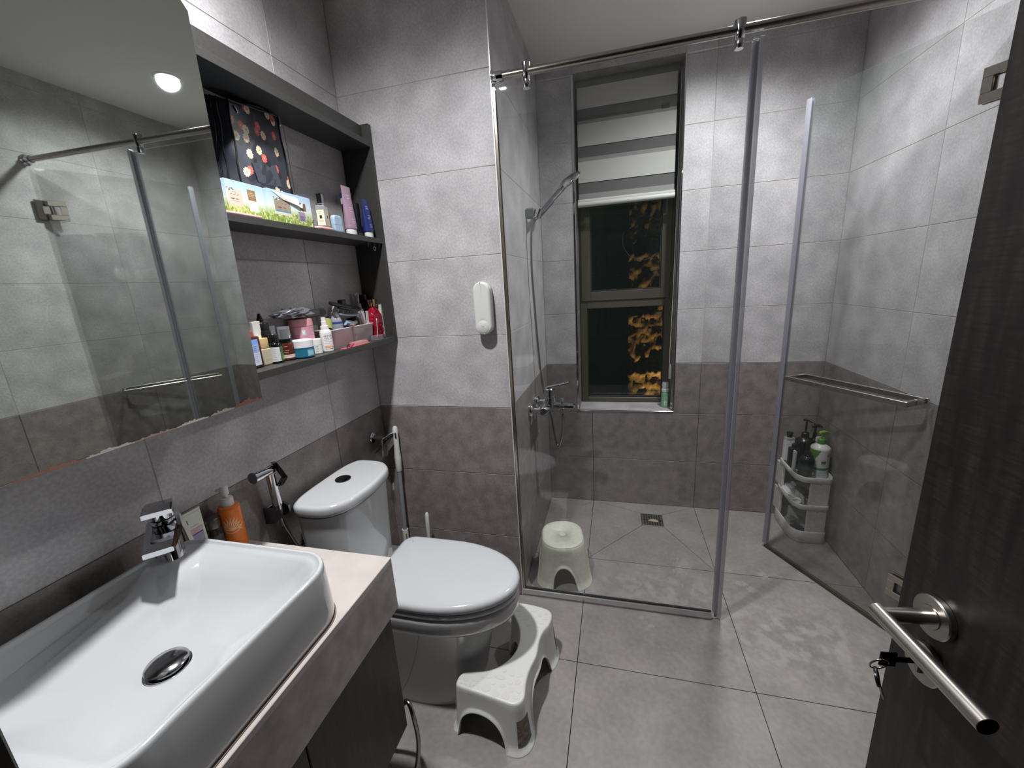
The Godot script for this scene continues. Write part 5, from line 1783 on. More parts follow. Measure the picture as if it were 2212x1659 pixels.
# ---------------------------------------------------------------- things on the counter
func counter_items():
	var o = thing("face_wash_tube", "white squeeze tube with red and blue print leaning behind the tap", "tube", Vector3(0.026, 0.7555, 0.876))
	var st := S()
	var Y := 0.152
	lathe(st, [[0.0, 0.0], [0.017, 0.0], [0.017, 0.022], [0.015, 0.024], [0.0, 0.024]], 20)
	part(o, "cap", st, M.white)
	st = S()
	var rings := []
	for k in 7:
		var f := k / 6.0
		rings.append(at_y(ellipse(0, 0, lerpf(0.016, 0.0012, pow(f, 1.3)), lerpf(0.018, 0.026, f), 24), 0.022 + (Y - 0.022) * f))
	loft(st, rings)
	part(o, "body", st, sm("d9dcd2", 0.4))
	var im := blank(128, 160, "d9dcd2")
	im.fill_rect(Rect2i(26, 14, 5, 16), Color("3a3a3c"))
	small_print(im, 30, 42, 60, 1, 8, "8a7d80", 2)
	im.fill_rect(Rect2i(24, 52, 84, 84), Color("c58f9a")); im.fill_rect(Rect2i(27, 55, 78, 78), Color("d3bcc2"))
	im.fill_rect(Rect2i(27, 70, 78, 5), Color("4a4a7c")); im.fill_rect(Rect2i(27, 76, 78, 34), Color("9fa0b6"))
	small_print(im, 30, 58, 70, 2, 6, "b4707e", 3); small_print(im, 30, 80, 70, 5, 6, "77789a", 4)
	im.fill_rect(Rect2i(27, 112, 78, 21), Color("a9757c"))
	st = S()
	quad_uv(st, Vector3(0.0165, 0.034, 0.0165), Vector3(0.0165, 0.034, -0.0165), Vector3(0.0032, Y - 0.006, -0.0238), Vector3(0.0032, Y - 0.006, 0.0238))
	part(o, "print", st, printed(im))
	o = thing("dark_jar", "dark brown glass jar with a grey metal cap between tube and orange bottle", "jar", Vector3(0.027, 0.7555, 0.832))
	st = S()
	lathe(st, [[0.0, 0.0], [0.018, 0.0], [0.02, 0.003], [0.02, 0.076], [0.016, 0.084], [0.0, 0.084]], 24)
	part(o, "body", st, sm("2c2524", 0.12))
	st = S()
	lathe(st, [[0.0, 0.083], [0.0175, 0.083], [0.0175, 0.106], [0.016, 0.108], [0.0, 0.108]], 24)
	part(o, "cap", st, sm("6a6560", 0.35, 0.8))
	im = blank(64, 48, "3a302f"); small_print(im, 8, 8, 48, 4, 9, "6e6463", 5)
	st = S()
	wrap_label(st, 0.0202, 0.02, 0.065, -120, 20, 10)
	part(o, "label", st, printed(im))
	# orange lotion bottle
	o = thing("lotion_bottle", "orange pump bottle with a white leaf line drawing at the counter's far edge", "bottle", Vector3(0.040, 0.7555, 0.792), "", 0.0)
	st = S()
	lathe(st, [[0.0, 0.0], [0.0225, 0.0], [0.0245, 0.003], [0.0245, 0.118], [0.0225, 0.122], [0.017, 0.123], [0.0, 0.123]], 36)
	part(o, "body", st, sm("e0761f", 0.35))
	im = blank(160, 192, "e0761f")
	for k in 9:
		var a := -1.35 + 0.34 * k
		var p0 := Vector2(82, 96)
		var p1 := p0 + Vector2(sin(a) * 56, -cos(a) * 62)
		stroke(im, p0, p1, 3, "f0c9a2")
		stroke(im, p0.lerp(p1, 0.5), p0.lerp(p1, 0.5) + Vector2(sin(a + 0.7) * 24, -cos(a + 0.7) * 26), 3, "f0c9a2")
	for k in 24:
		stroke(im, Vector2(82, 62) + Vector2(cos(0.3 + k * 0.105), sin(0.3 + k * 0.105)) * Vector2(60, 46), Vector2(82, 62) + Vector2(cos(0.3 + (k + 1) * 0.105), sin(0.3 + (k + 1) * 0.105)) * Vector2(60, 46), 3, "f0c9a2")
	disc(im, 40, 168, 24, 26, "cfa7a4"); small_print(im, 26, 156, 30, 3, 8, "b78a8a", 4)
	st = S()
	wrap_label(st, 0.0247, 0.004, 0.116, -130, 40, 18)
	part(o, "label", st, printed(im, 0.35))
	st = S()
	lathe(st, [[0.0, 0.1225], [0.0145, 0.1225], [0.0145, 0.142], [0.013, 0.144], [0.0, 0.144]], 28)
	part(o, "collar", st, M.white)
	st = S()
	lathe(st, [[0.0, 0.143], [0.005, 0.143], [0.0052, 0.152], [0.0085, 0.153], [0.009, 0.17], [0.0075, 0.176], [0.0, 0.177]], 20)
	tube(st, [Vector3(0, 0.166, 0), Vector3(-0.018, 0.165, 0.004), Vector3(-0.022, 0.162, 0.005)], [0.006, 0.0045, 0.0035], 12)
	part(o, "pump_head", st, M.white)

func bottle(label, at, prof, m, cap_prof, cap_m, called := "bottle", group := "toiletries on the lower shelf", n := 28) -> Node3D:
	var o = thing(called, label, "jar" if called.contains("jar") else "bottle", at, group)
	var st := S()
	lathe(st, prof, n)
	part(o, "body", st, m)
	if cap_prof.size():
		st = S()
		lathe(st, cap_prof, n)
		part(o, "cap", st, cap_m)
	return o

func lower_shelf_items():
	var y := 1.2072
	var G := "toiletries on the lower shelf"
	var st := S()
	# amber bottle half behind the mirror's edge
	var o = thing("medicine_bottle", "brown amber bottle with a blue and white label at the mirror's edge", "bottle", Vector3(0.058, y, 0.640), G)
	slab(st, rrect(0, 0, 0.03, 0.036, 0.005, 3), 0.0, 0.085, 0.004)
	part(o, "body", st, sm("4a1f18", 0.15))
	st = S()
	lathe(st, [[0.0, 0.083], [0.010, 0.083], [0.009, 0.099], [0.0, 0.1]], 18)
	part(o, "cap", st, sm("a2503a", 0.4))
	var im := blank(48, 128, "9db4dd")
	im.fill_rect(Rect2i(0, 0, 48, 26), Color("7fa6e6")); im.fill_rect(Rect2i(0, 64, 48, 64), Color("c5cbdc"))
	small_print(im, 6, 34, 34, 4, 9, "4a5d9a", 3); small_print(im, 6, 74, 34, 5, 9, "8a8fa8", 5)
	st = S()
	quad_uv(st, Vector3(0.0152, 0.008, 0.012), Vector3(0.0152, 0.008, -0.009), Vector3(0.0152, 0.078, -0.009), Vector3(0.0152, 0.078, 0.012))
	part(o, "label", st, printed(im))
	st = S()
	bx(st, Vector3(0.03, y + 0.0612, 0.597), Vector3(0.03, 0.122, 0.026), 0.0012)
	solo("carton", "tall narrow white carton behind the tan capped bottle", "box", st, sm("dedbd3", 0.5), Vector3.ZERO, G)
	o = thing("serum_bottle", "flat pale bottle with a tan cap on the lower shelf", "bottle", Vector3(0.053, y, 0.599), G)
	st = S()
	slab(st, rrect(0, 0, 0.022, 0.031, 0.004, 3), 0.0, 0.047, 0.003)
	part(o, "body", st, sm("b7ad95", 0.15))
	st = S()
	slab(st, rrect(0, 0, 0.0205, 0.027, 0.004, 3), 0.0472, 0.076, 0.0015)
	part(o, "cap", st, sm("cfae7d", 0.35))
	im = blank(64, 96, "b7ad95"); small_print(im, 20, 8, 26, 1, 8, "d2c9b2", 3); small_print(im, 8, 66, 48, 2, 10, "8f8569", 4)
	st = S()
	quad_uv(st, Vector3(0.0112, 0.004, 0.0135), Vector3(0.0112, 0.004, -0.0135), Vector3(0.0112, 0.044, -0.0135), Vector3(0.0112, 0.044, 0.0135))
	part(o, "label", st, printed(im, 0.2))
	bottle("black bottle with a pointed nozzle behind the white labelled black bottle", Vector3(0.034, y, 0.572), [[0.0, 0.0], [0.019, 0.0], [0.0205, 0.003], [0.0205, 0.088], [0.018, 0.096], [0.0, 0.096]], sm("17161a", 0.25), [[0.0, 0.0955], [0.0185, 0.0955], [0.0185, 0.114], [0.0165, 0.117], [0.009, 0.117], [0.009, 0.123], [0.0035, 0.142], [0.0, 0.143]], M.black, "dropper_bottle")
	o = bottle("black bottle with a white label and green leaf picture", Vector3(0.061, y, 0.567), [[0.0, 0.0], [0.018, 0.0], [0.0195, 0.002], [0.0195, 0.050], [0.018, 0.056], [0.013, 0.060], [0.0, 0.060]], sm("100f10", 0.1), [[0.0, 0.0595], [0.0145, 0.0595], [0.0145, 0.081], [0.013, 0.083], [0.0, 0.083]], M.black, "oil_bottle")
	im = blank(128, 80, "cdd0cc")
	small_print(im, 10, 12, 42, 6, 11, "9a9d9a", 6)
	im.fill_rect(Rect2i(72, 0, 56, 80), Color("4f5a4d"))
	for k in 18: disc(im, 80 + (k * 37) % 44, 34 + (k * 23) % 42, 6, 4, ["5f8f3d", "86b35c", "3f6b2f"][k % 3])
	disc(im, 98, 66, 7, 6, "d8e06a")
	st = S()
	wrap_label(st, 0.0197, 0.006, 0.047, -95, 55, 16)
	part(o, "label", st, printed(im))
	o = bottle("brown glass bottle with a clear overcap and cream label band", Vector3(0.064, y, 0.527), [[0.0, 0.0], [0.018, 0.0], [0.0195, 0.002], [0.0195, 0.050], [0.0175, 0.053], [0.0, 0.053]], sm("4b2412", 0.1), [[0.0, 0.0525], [0.018, 0.0525], [0.018, 0.064], [0.0115, 0.065], [0.0115, 0.092], [0.0, 0.092]], M.black, "serum_bottle")
	im = blank(128, 64, "55291a")
	small_print(im, 20, 4, 40, 1, 8, "d8cfc6", 3); small_print(im, 26, 22, 40, 2, 8, "d8cfc6", 8)
	im.fill_rect(Rect2i(0, 42, 128, 15), Color("d5cbbd")); small_print(im, 20, 47, 60, 1, 6, "8a7f74", 4)
	st = S()
	wrap_label(st, 0.0197, 0.004, 0.046, -110, 70, 16)
	part(o, "label", st, printed(im, 0.2))
	st = S()
	lathe(st, [[0.0165, 0.0645], [0.0165, 0.1], [0.0, 0.1005]], 24)
	part(o, "overcap", st, M.clear_plastic)
	o = bottle("small clear capped bottle hidden behind the brown bottle", Vector3(0.026, y, 0.534), [[0.0, 0.0], [0.012, 0.0], [0.012, 0.075], [0.0, 0.075]], sm("b9b9b5", 0.3), [[0.0, 0.0745], [0.012, 0.0745], [0.012, 0.104], [0.0, 0.105]], M.clear_plastic, "mini_bottle")
	o = bottle("small white tube between the brown bottle and the pink jar", Vector3(0.034, y, 0.492), [[0.0, 0.0], [0.0105, 0.0], [0.0115, 0.002], [0.0115, 0.070], [0.010, 0.073], [0.0, 0.073]], sm("d7d4cf", 0.4), [[0.0, 0.0725], [0.0075, 0.0725], [0.0075, 0.09], [0.0, 0.091]], sm("d9d2cb", 0.4), "mini_bottle")
	# blue jar with a white lid
	o = bottle("wide blue glass cream jar with a white lid near the shelf front", Vector3(0.084, y, 0.486), [[0.0, 0.0], [0.027, 0.0], [0.031, 0.004], [0.031, 0.031], [0.028, 0.033], [0.0, 0.033]], sm("1e5871", 0.08), [[0.0, 0.0325], [0.0305, 0.0325], [0.0305, 0.053], [0.0285, 0.055], [0.0, 0.0555]], sm("e0dde0", 0.3), "cream_jar", G, 40)
	im = blank(128, 48, "2b6f88")
	disc(im, 96, 26, 18, 20, "7fb3bd"); small_print(im, 84, 18, 26, 3, 6, "cfe3e6", 3)
	st = S()
	wrap_label(st, 0.0312, 0.006, 0.028, -120, 30, 18)
	part(o, "label", st, printed(im, 0.1))
	# pink jar stands on a small upturned box behind
	o = bottle("large pink cosmetic jar with a pale pink lid", Vector3(0.039, y, 0.428), [[0.0, 0.0], [0.032, 0.0], [0.035, 0.004], [0.035, 0.090], [0.033, 0.092], [0.0, 0.092]], sm("c58c9c", 0.3), [[0.0, 0.0915], [0.0352, 0.0915], [0.0352, 0.112], [0.033, 0.114], [0.0, 0.1145]], sm("d99ca0", 0.35), "cosmetic_jar", G, 40)
	im = blank(160, 80, "c58c9c")
	disc(im, 70, 14, 9, 9, "9fc9b8"); stroke(im, Vector2(66, 10), Vector2(70, 18), 2, "e6f2ec"); stroke(im, Vector2(70, 18), Vector2(75, 10), 2, "e6f2ec")
	small_print(im, 112, 16, 36, 1, 10, "d8abb6", 2); small_print(im, 100, 44, 56, 3, 9, "d6b0bb", 5)
	st = S()
	wrap_label(st, 0.0352, 0.012, 0.086, -110, 50, 20)
	part(o, "label", st, printed(im, 0.3))
	st = S()
	var nz := FastNoiseLite.new(); nz.seed = 16; nz.frequency = 14.0; nz.fractal_octaves = 2
	lump(st, Vector3(0.043, y + 0.1325, 0.456), Vector3(0.036, 0.016, 0.066), nz, 0.5)
	solo("foil_pouch", "crumpled silver grey pouch lying on top of the pink jar", "pouch", st, sm("8f9096", 0.25, 0.6), Vector3.ZERO, G)
	st = S()
	tube(st, [Vector3(0.0175, y + 0.124, 0.44), Vector3(0.0175, y + 0.126, 0.29)], [0.0125, 0.0135], 18)
	solo("hair_curler", "grey tube shaped hair tool lying against the wall behind the pink jar", "hair tool", st, sm("737579", 0.4))
	o = bottle("small round white cream jar with grey print", Vector3(0.076, y, 0.420), [[0.0, 0.0], [0.016, 0.0], [0.0175, 0.002], [0.0175, 0.030], [0.0, 0.030]], sm("dddcd6", 0.35), [[0.0, 0.0298], [0.0178, 0.0298], [0.0178, 0.047], [0.016, 0.0485], [0.0, 0.049]], sm("e2e1db", 0.35), "cream_jar")
	im = blank(96, 40, "dddcd6"); small_print(im, 26, 4, 24, 3, 12, "6d6f70", 3)
	st = S()
	wrap_label(st, 0.0177, 0.003, 0.028, -90, 40, 12)
	part(o, "label", st, printed(im))
	# the spray bottle
	o = bottle("white spray bottle printed BEFORE YOU GO in front of the plastic bin", Vector3(0.082, y, 0.374), [[0.0, 0.0], [0.017, 0.0], [0.0185, 0.002], [0.0185, 0.062], [0.0165, 0.070], [0.012, 0.072], [0.0, 0.072]], sm("e3dfe0", 0.4), [[0.0, 0.0715], [0.0128, 0.0715], [0.0128, 0.084], [0.0085, 0.086], [0.0085, 0.099], [0.0072, 0.1], [0.0072, 0.112], [0.0, 0.1125]], sm("e0d8d3", 0.4), "spray_bottle")
	im = blank(176, 224, "e3dfe0")
	small_print(im, 44, 6, 34, 1, 12, "8c8684", 3)
	letters(im, "BEFORE", 40, 28, 3, "2a2827"); letters(im, "YOU GO", 40, 58, 3, "2a2827")
	small_print(im, 42, 88, 80, 1, 10, "8d8784", 4); small_print(im, 42, 106, 86, 1, 12, "a2655c", 6); small_print(im, 42, 126, 78, 1, 12, "6d6966", 8)
	im.fill_rect(Rect2i(34, 160, 110, 30), Color("e2b48f"))
	for k in 12: stroke(im, Vector2(34 + k * 9, 188 - 9 * sin(k * 0.6)), Vector2(43 + k * 9, 188 - 9 * sin(k * 0.6 + 0.6)), 3, "c98a6c")
	small_print(im, 46, 164, 40, 1, 12, "b96a5e", 9)
	im.fill_rect(Rect2i(34, 196, 110, 6), Color("4d413c"))
	st = S()
	wrap_label(st, 0.0187, 0.003, 0.062, -105, 45, 16)
	part(o, "label", st, printed(im))
	# plastic bin and what is in it
	var lab := "translucent pinkish plastic bin on the lower shelf"
	o = thing("storage_bin", lab, "bin", Vector3(0.05, y, 0.225), G)
	st = S()
	var ro := func(g, yy): return at_y(rrect(0.0475, 0.222, 0.074 + 2 * g, 0.242 + 2 * g, 0.010, 4), yy)
	loft(st, [ro.call(-0.004, y + 0.0), ro.call(-0.003, y + 0.002), ro.call(0.002, y + 0.062), ro.call(0.004, y + 0.064), ro.call(0.004, y + 0.067), ro.call(0.001, y + 0.067), ro.call(0.0, y + 0.062), ro.call(-0.005, y + 0.003)], true, false)
	flat_cap(st, rrect(0.0475, 0.222, 0.064, 0.232, 0.010, 4), y + 0.003)
	var binm := sm("d9cccf", 0.3)
	binm.backlight_enabled = true; binm.backlight = Color(0.5, 0.46, 0.47)
	wpart(o, "tub", st, binm)
	st = S()
	tube(st, [Vector3(0.064, y + 0.066, 0.338), Vector3(0.050, y + 0.096, 0.318)], 0.0165, 20, false)
	tube(st, [Vector3(0.050, y + 0.096, 0.318), Vector3(0.064, y + 0.066, 0.338)], 0.0125, 20, false)
	solo("hair_roller", "olive green velcro hair roller leaning out of the bin", "roller", st, tri_mat("8d964a", 0.95, Vector3.ONE * 12.0, M.fine, null, Vector3.ONE))
	o = thing("dropper_bottle", "clear dropper bottle with a white bulb and blue band in the bin", "bottle", Vector3(0.050, y + 0.004, 0.270), G)
	st = S()
	lathe(st, [[0.0, 0.0], [0.019, 0.0], [0.0205, 0.003], [0.0205, 0.085], [0.014, 0.102], [0.011, 0.104], [0.0, 0.104]], 28)
	part(o, "body", st, sm("8b8d96", 0.1))
	im = blank(96, 96, "9a9ca4"); im.fill_rect(Rect2i(0, 0, 96, 14), Color("3d4a80")); small_print(im, 14, 24, 60, 6, 10, "5f616c", 4)
	st = S()
	wrap_label(st, 0.0207, 0.03, 0.085, -120, 60, 16)
	part(o, "label", st, printed(im, 0.2))
	st = S()
	lathe(st, [[0.0, 0.103], [0.0135, 0.103], [0.012, 0.119], [0.0065, 0.121], [0.006, 0.133], [0.004, 0.138], [0.0, 0.139]], 24)
	part(o, "dropper", st, sm("e2e2de", 0.4))
	# hair brush across the bin
	o = thing("hair_brush", "black paddle hair brush with a pale blue pad lying across the bin", "brush", Vector3(0.055, y + 0.11, 0.21), G)
	st = S()
	slab(st, ellipse(0, 0, 0.020, 0.066, 28), 0.0, 0.007, 0.003)
	var tilt := Transform3D(Basis(Vector3(0, 0, 1), -0.5) * Basis(Vector3(1, 0, 0), -0.10), Vector3.ZERO)
	part(o, "cushion", st, sm("b3bfd6", 0.5), tilt)
	st = S()
	for k in 44:
		var bxx := -0.015 + 0.0075 * (k % 4) + 0.002 * ((k / 4) % 2); var bz := -0.056 + 0.0112 * (k / 4)
		if Vector2(bxx / 0.020, bz / 0.064).length() < 0.95:
			tube(st, [Vector3(bxx, 0.006, bz), Vector3(bxx, 0.021, bz)], 0.0009, 5)
	part(o, "bristles", st, sm("d7d7dc", 0.5), tilt).set_meta("kind", "stuff")
	st = S()
	slab(st, ellipse(0, 0, 0.024, 0.068, 28), 0.021, 0.030, 0.004)
	part(o, "back", st, M.black, tilt)
	st = S()
	bar(st, Vector3(0, 0.027, 0.0), Vector3(-0.01, 0.034, 0.10), 0.022, 0.010, Vector3.UP, 0.003)
	part(o, "handle", st, M.black, tilt)
	st = S()
	bx(st, Vector3(0.042, y + 0.150, 0.212), Vector3(0.020, 0.026, 0.028), 0.003)
	bx(st, Vector3(0.044, y + 0.141, 0.190), Vector3(0.014, 0.006, 0.05), 0.002, Basis(Vector3(1, 0, 0), -0.25))
	solo("claw_clip", "black hair clip resting on the hair brush", "clip", st, M.black, Vector3.ZERO, G)
	st = S()
	lathe(st, [[0.0, 0.0], [0.022, 0.0], [0.024, 0.004], [0.024, 0.084], [0.02, 0.09], [0.0, 0.09]], 24)
	solo("dark_jar", "dark plum coloured jar under the hair brush in the bin", "jar", st, sm("2b1324", 0.2), Vector3(0.043, y + 0.004, 0.165), G)
	o = thing("mini_tube", "light blue and white tube lying on top of the bin's contents", "tube", Vector3(0.062, y + 0.07, 0.205), G)
	st = S()
	tube(st, [Vector3(0.0, 0.012, 0.036), Vector3(0.0, 0.006, 0.002)], [0.010, 0.0105], 18)
	part(o, "body", st, sm("9fb7c8", 0.4))
	st = S()
	tube(st, [Vector3(0.0, 0.006, 0.002), Vector3(0.0, 0.003, -0.018)], [0.0098, 0.0085], 18)
	tube(st, [Vector3(0.0, 0.003, -0.018), Vector3(0.0, 0.008, -0.030)], [0.006, 0.0075], 14)
	part(o, "cap", st, M.white)
	for k in 3:
		st = S()
		bx(st, Vector3(0, 0.034, 0), Vector3(0.0016, 0.068, 0.020), 0.0005)
		var s = solo("sachet", ["white foil sachet with faint grey print standing in the bin", "narrow pink edged sachet behind the grey printed one", "plain white sachet leaning in the bin's end"][k], "sachet", st, [sm("dcdcdc", 0.35), sm("dfc9cc", 0.4), sm("e0e0dc", 0.4)][k], Vector3(0.05 + 0.008 * k, y + 0.045, [0.128, 0.116, 0.106][k]), G, 0.15 * (k - 1))
		s.rotate_object_local(Vector3(1, 0, 0), 0.12 - 0.1 * k)
	st = S()
	tube(st, [Vector3(0.088, y + 0.004, 0.085), Vector3(0.091, y + 0.074, 0.082)], 0.0013, 6)
	lathe(st, [[0.0, 0.0], [0.0022, 0.002], [0.0024, 0.006], [0.0, 0.01]], 8, frame_x(Vector3(0.091, y + 0.072, 0.082), Vector3(0.04, 1, -0.04)))
	solo("cotton_swab", "thin white cotton swab leaning on the bin by the red bottle", "swab", st, M.white, Vector3.ZERO, G)
	st = S()
	bx(st, Vector3(0.0925, y + 0.056, 0.232), Vector3(0.0045, 0.038, 0.009), 0.0018, Basis(Vector3(1, 0, 0), 0.14))
	bx(st, Vector3(0.0925, y + 0.028, 0.228), Vector3(0.0035, 0.026, 0.0045), 0.0015, Basis(Vector3(1, 0, 0), 0.14))
	bx(st, Vector3(0.086, y + 0.073, 0.234), Vector3(0.014, 0.006, 0.010), 0.002)
	solo("hair_clip", "dusty pink hair clip hooked over the bin's front edge", "clip", st, sm("8d7672", 0.4), Vector3.ZERO, G)
	# red bottle with a gold cap
	o = thing("body_wash_bottle", "red translucent bottle with a gold cap in the shelf corner", "bottle", Vector3(0.067, y, 0.060), G)
	st = S()
	slab(st, rrect(0, 0, 0.038, 0.062, 0.012, 5), 0.0, 0.100, 0.006)
	loft(st, [at_y(rrect(0, 0, 0.036, 0.060, 0.012, 5), 0.098), at_y(rrect(0, 0, 0.030, 0.048, 0.012, 5), 0.112), at_y(rrect(0, 0, 0.022, 0.026, 0.010, 5), 0.122), at_y(rrect(0, 0, 0.022, 0.024, 0.010, 5), 0.128)])
	part(o, "body", st, sm("8e0f26", 0.08))
	st = S()
	for r in 4:
		for c in 4:
			if (r + c) % 2: continue
			bx(st, Vector3(0.0188, 0.012 + 0.013 * r, -0.021 + 0.014 * c), Vector3(0.002, 0.011, 0.011), 0.0008, Basis(Vector3(1, 0, 0), PI / 4))
	part(o, "embossed_facets", st, sm("a5152e", 0.08))
	st = S()
	bx(st, Vector3(0.0193, 0.080, 0.0), Vector3(0.001, 0.036, 0.048), 0.0003)
	part(o, "label", st, sm("9a2438", 0.5))
	st = S()
	loft(st, [at_y(rrect(0, 0, 0.026, 0.030, 0.011, 5), 0.128), at_y(rrect(0, 0, 0.034, 0.040, 0.013, 5), 0.152), at_y(rrect(0, 0, 0.034, 0.040, 0.013, 5), 0.155)])
	part(o, "cap", st, sm("dbb78c", 0.12, 1.0))
	o = thing("pump_bottle", "grey pump bottle behind the red bottle with its nozzle over the bin", "bottle", Vector3(0.024, y, 0.092), G)
	st = S()
	lathe(st, [[0.0, 0.0], [0.017, 0.0], [0.018, 0.003], [0.018, 0.118], [0.012, 0.126], [0.0, 0.126]], 24)
	part(o, "body", st, sm("77777c", 0.4))
	st = S()
	lathe(st, [[0.0, 0.125], [0.0125, 0.125], [0.0125, 0.143], [0.0, 0.145]], 20)
	part(o, "collar", st, sm("9a9a98", 0.4))
	st = S()
	lathe(st, [[0.0, 0.144], [0.007, 0.144], [0.009, 0.172], [0.0085, 0.184], [0.0, 0.185]], 18)
	tube(st, curve([Vector3(0, 0.178, 0), Vector3(0.008, 0.182, 0.016), Vector3(0.014, 0.180, 0.030), Vector3(0.016, 0.173, 0.038)], 4), 0.0048, 10)
	part(o, "pump_head", st, sm("a3a3a0", 0.4))
	bottle("dark bottle with a black lid right behind the gold capped red bottle", Vector3(0.021, y, 0.046), [[0.0, 0.0], [0.017, 0.0], [0.018, 0.003], [0.018, 0.145], [0.0, 0.145]], sm("1d1b1d", 0.3), [[0.0, 0.1445], [0.0165, 0.1445], [0.0165, 0.175], [0.0, 0.176]], M.black, "lotion_bottle")
	o = thing("carton", "slim white carton with green print between the red bottle and the side panel", "box", Vector3(0.074, y, 0.0262), G)
	st = S()
	bx(st, Vector3(0, 0.066, 0), Vector3(0.020, 0.132, 0.009), 0.0008)
	part(o, "body", st, sm("c9c8c2", 0.5))
	im = blank(32, 160, "c9c8c2"); small_print(im, 6, 20, 20, 10, 12, "7f8f86", 7)
	st = S()
	quad_uv(st, Vector3(0.0102, 0.006, 0.0042), Vector3(0.0102, 0.006, -0.0042), Vector3(0.0102, 0.128, -0.0042), Vector3(0.0102, 0.128, 0.0042))
	part(o, "print", st, printed(im))
	# small flat things along the front edge
	o = thing("hair_pin_pouch", "coral pink clear pouch with hair clips inside on the shelf's front edge", "pouch", Vector3(0.108, y, 0.27), G)
	st = S()
	var po := oriented(rounded(PackedVector2Array([Vector2(0.098, 0.345), Vector2(0.102, 0.20), Vector2(0.114, 0.172), Vector2(0.122, 0.20), Vector2(0.121, 0.30), Vector2(0.118, 0.345)]), 2))
	slab(st, po, y + 0.0004, y + 0.0022, 0.0006)
	wpart(o, "backing", st, sm("d8636a", 0.35))
	st = S()
	var rr := []
	for q in [[0.0, 0.0022], [0.0015, 0.008], [0.005, 0.014], [0.008, 0.0165]]: rr.append(at_y(inset(oriented(rounded(PackedVector2Array([Vector2(0.101, 0.30), Vector2(0.103, 0.205), Vector2(0.113, 0.18), Vector2(0.120, 0.21), Vector2(0.119, 0.30)]), 2)), q[0]), y + q[1]))
	loft(st, rr)
	wpart(o, "bubble", st, clear_mat("e09a9a", 0.45, 0.1))
	st = S()
	for k in 3: bx(st, Vector3(0.112, y + 0.006 + 0.002 * k, 0.315 - 0.010 * k), Vector3(0.004, 0.003, 0.03), 0.001, Basis(Vector3.UP, 0.5 - 0.4 * k))
	wpart(o, "clip", st, sm("2d2726", 0.3))
	st = S()
	bx(st, Vector3(0.118, y + 0.008, 0.298), Vector3(0.005, 0.005, 0.03), 0.0015, Basis(Vector3.UP, 0.3))
	wpart(o, "clip", st, sm("e2527e", 0.3))
	o = thing("pin_box", "small clear plastic box of silver pins in front of the red bottle", "box", Vector3(0.105, y, 0.115), G)
	st = S()
	bx(st, Vector3(0, 0.010, 0), Vector3(0.028, 0.019, 0.045), 0.001)
	part(o, "case", st, clear_mat("9c8f93", 0.35, 0.1))
	st = S()
	for k in 7: bx(st, Vector3(-0.008 + 0.003 * k, 0.0035 + 0.001 * (k % 3), -0.012 + 0.004 * ((k * 5) % 7)), Vector3(0.0012, 0.0014, 0.016), 0.0004, Basis(Vector3.UP, 0.7 * k))
	part(o, "pins", st, M.chrome)

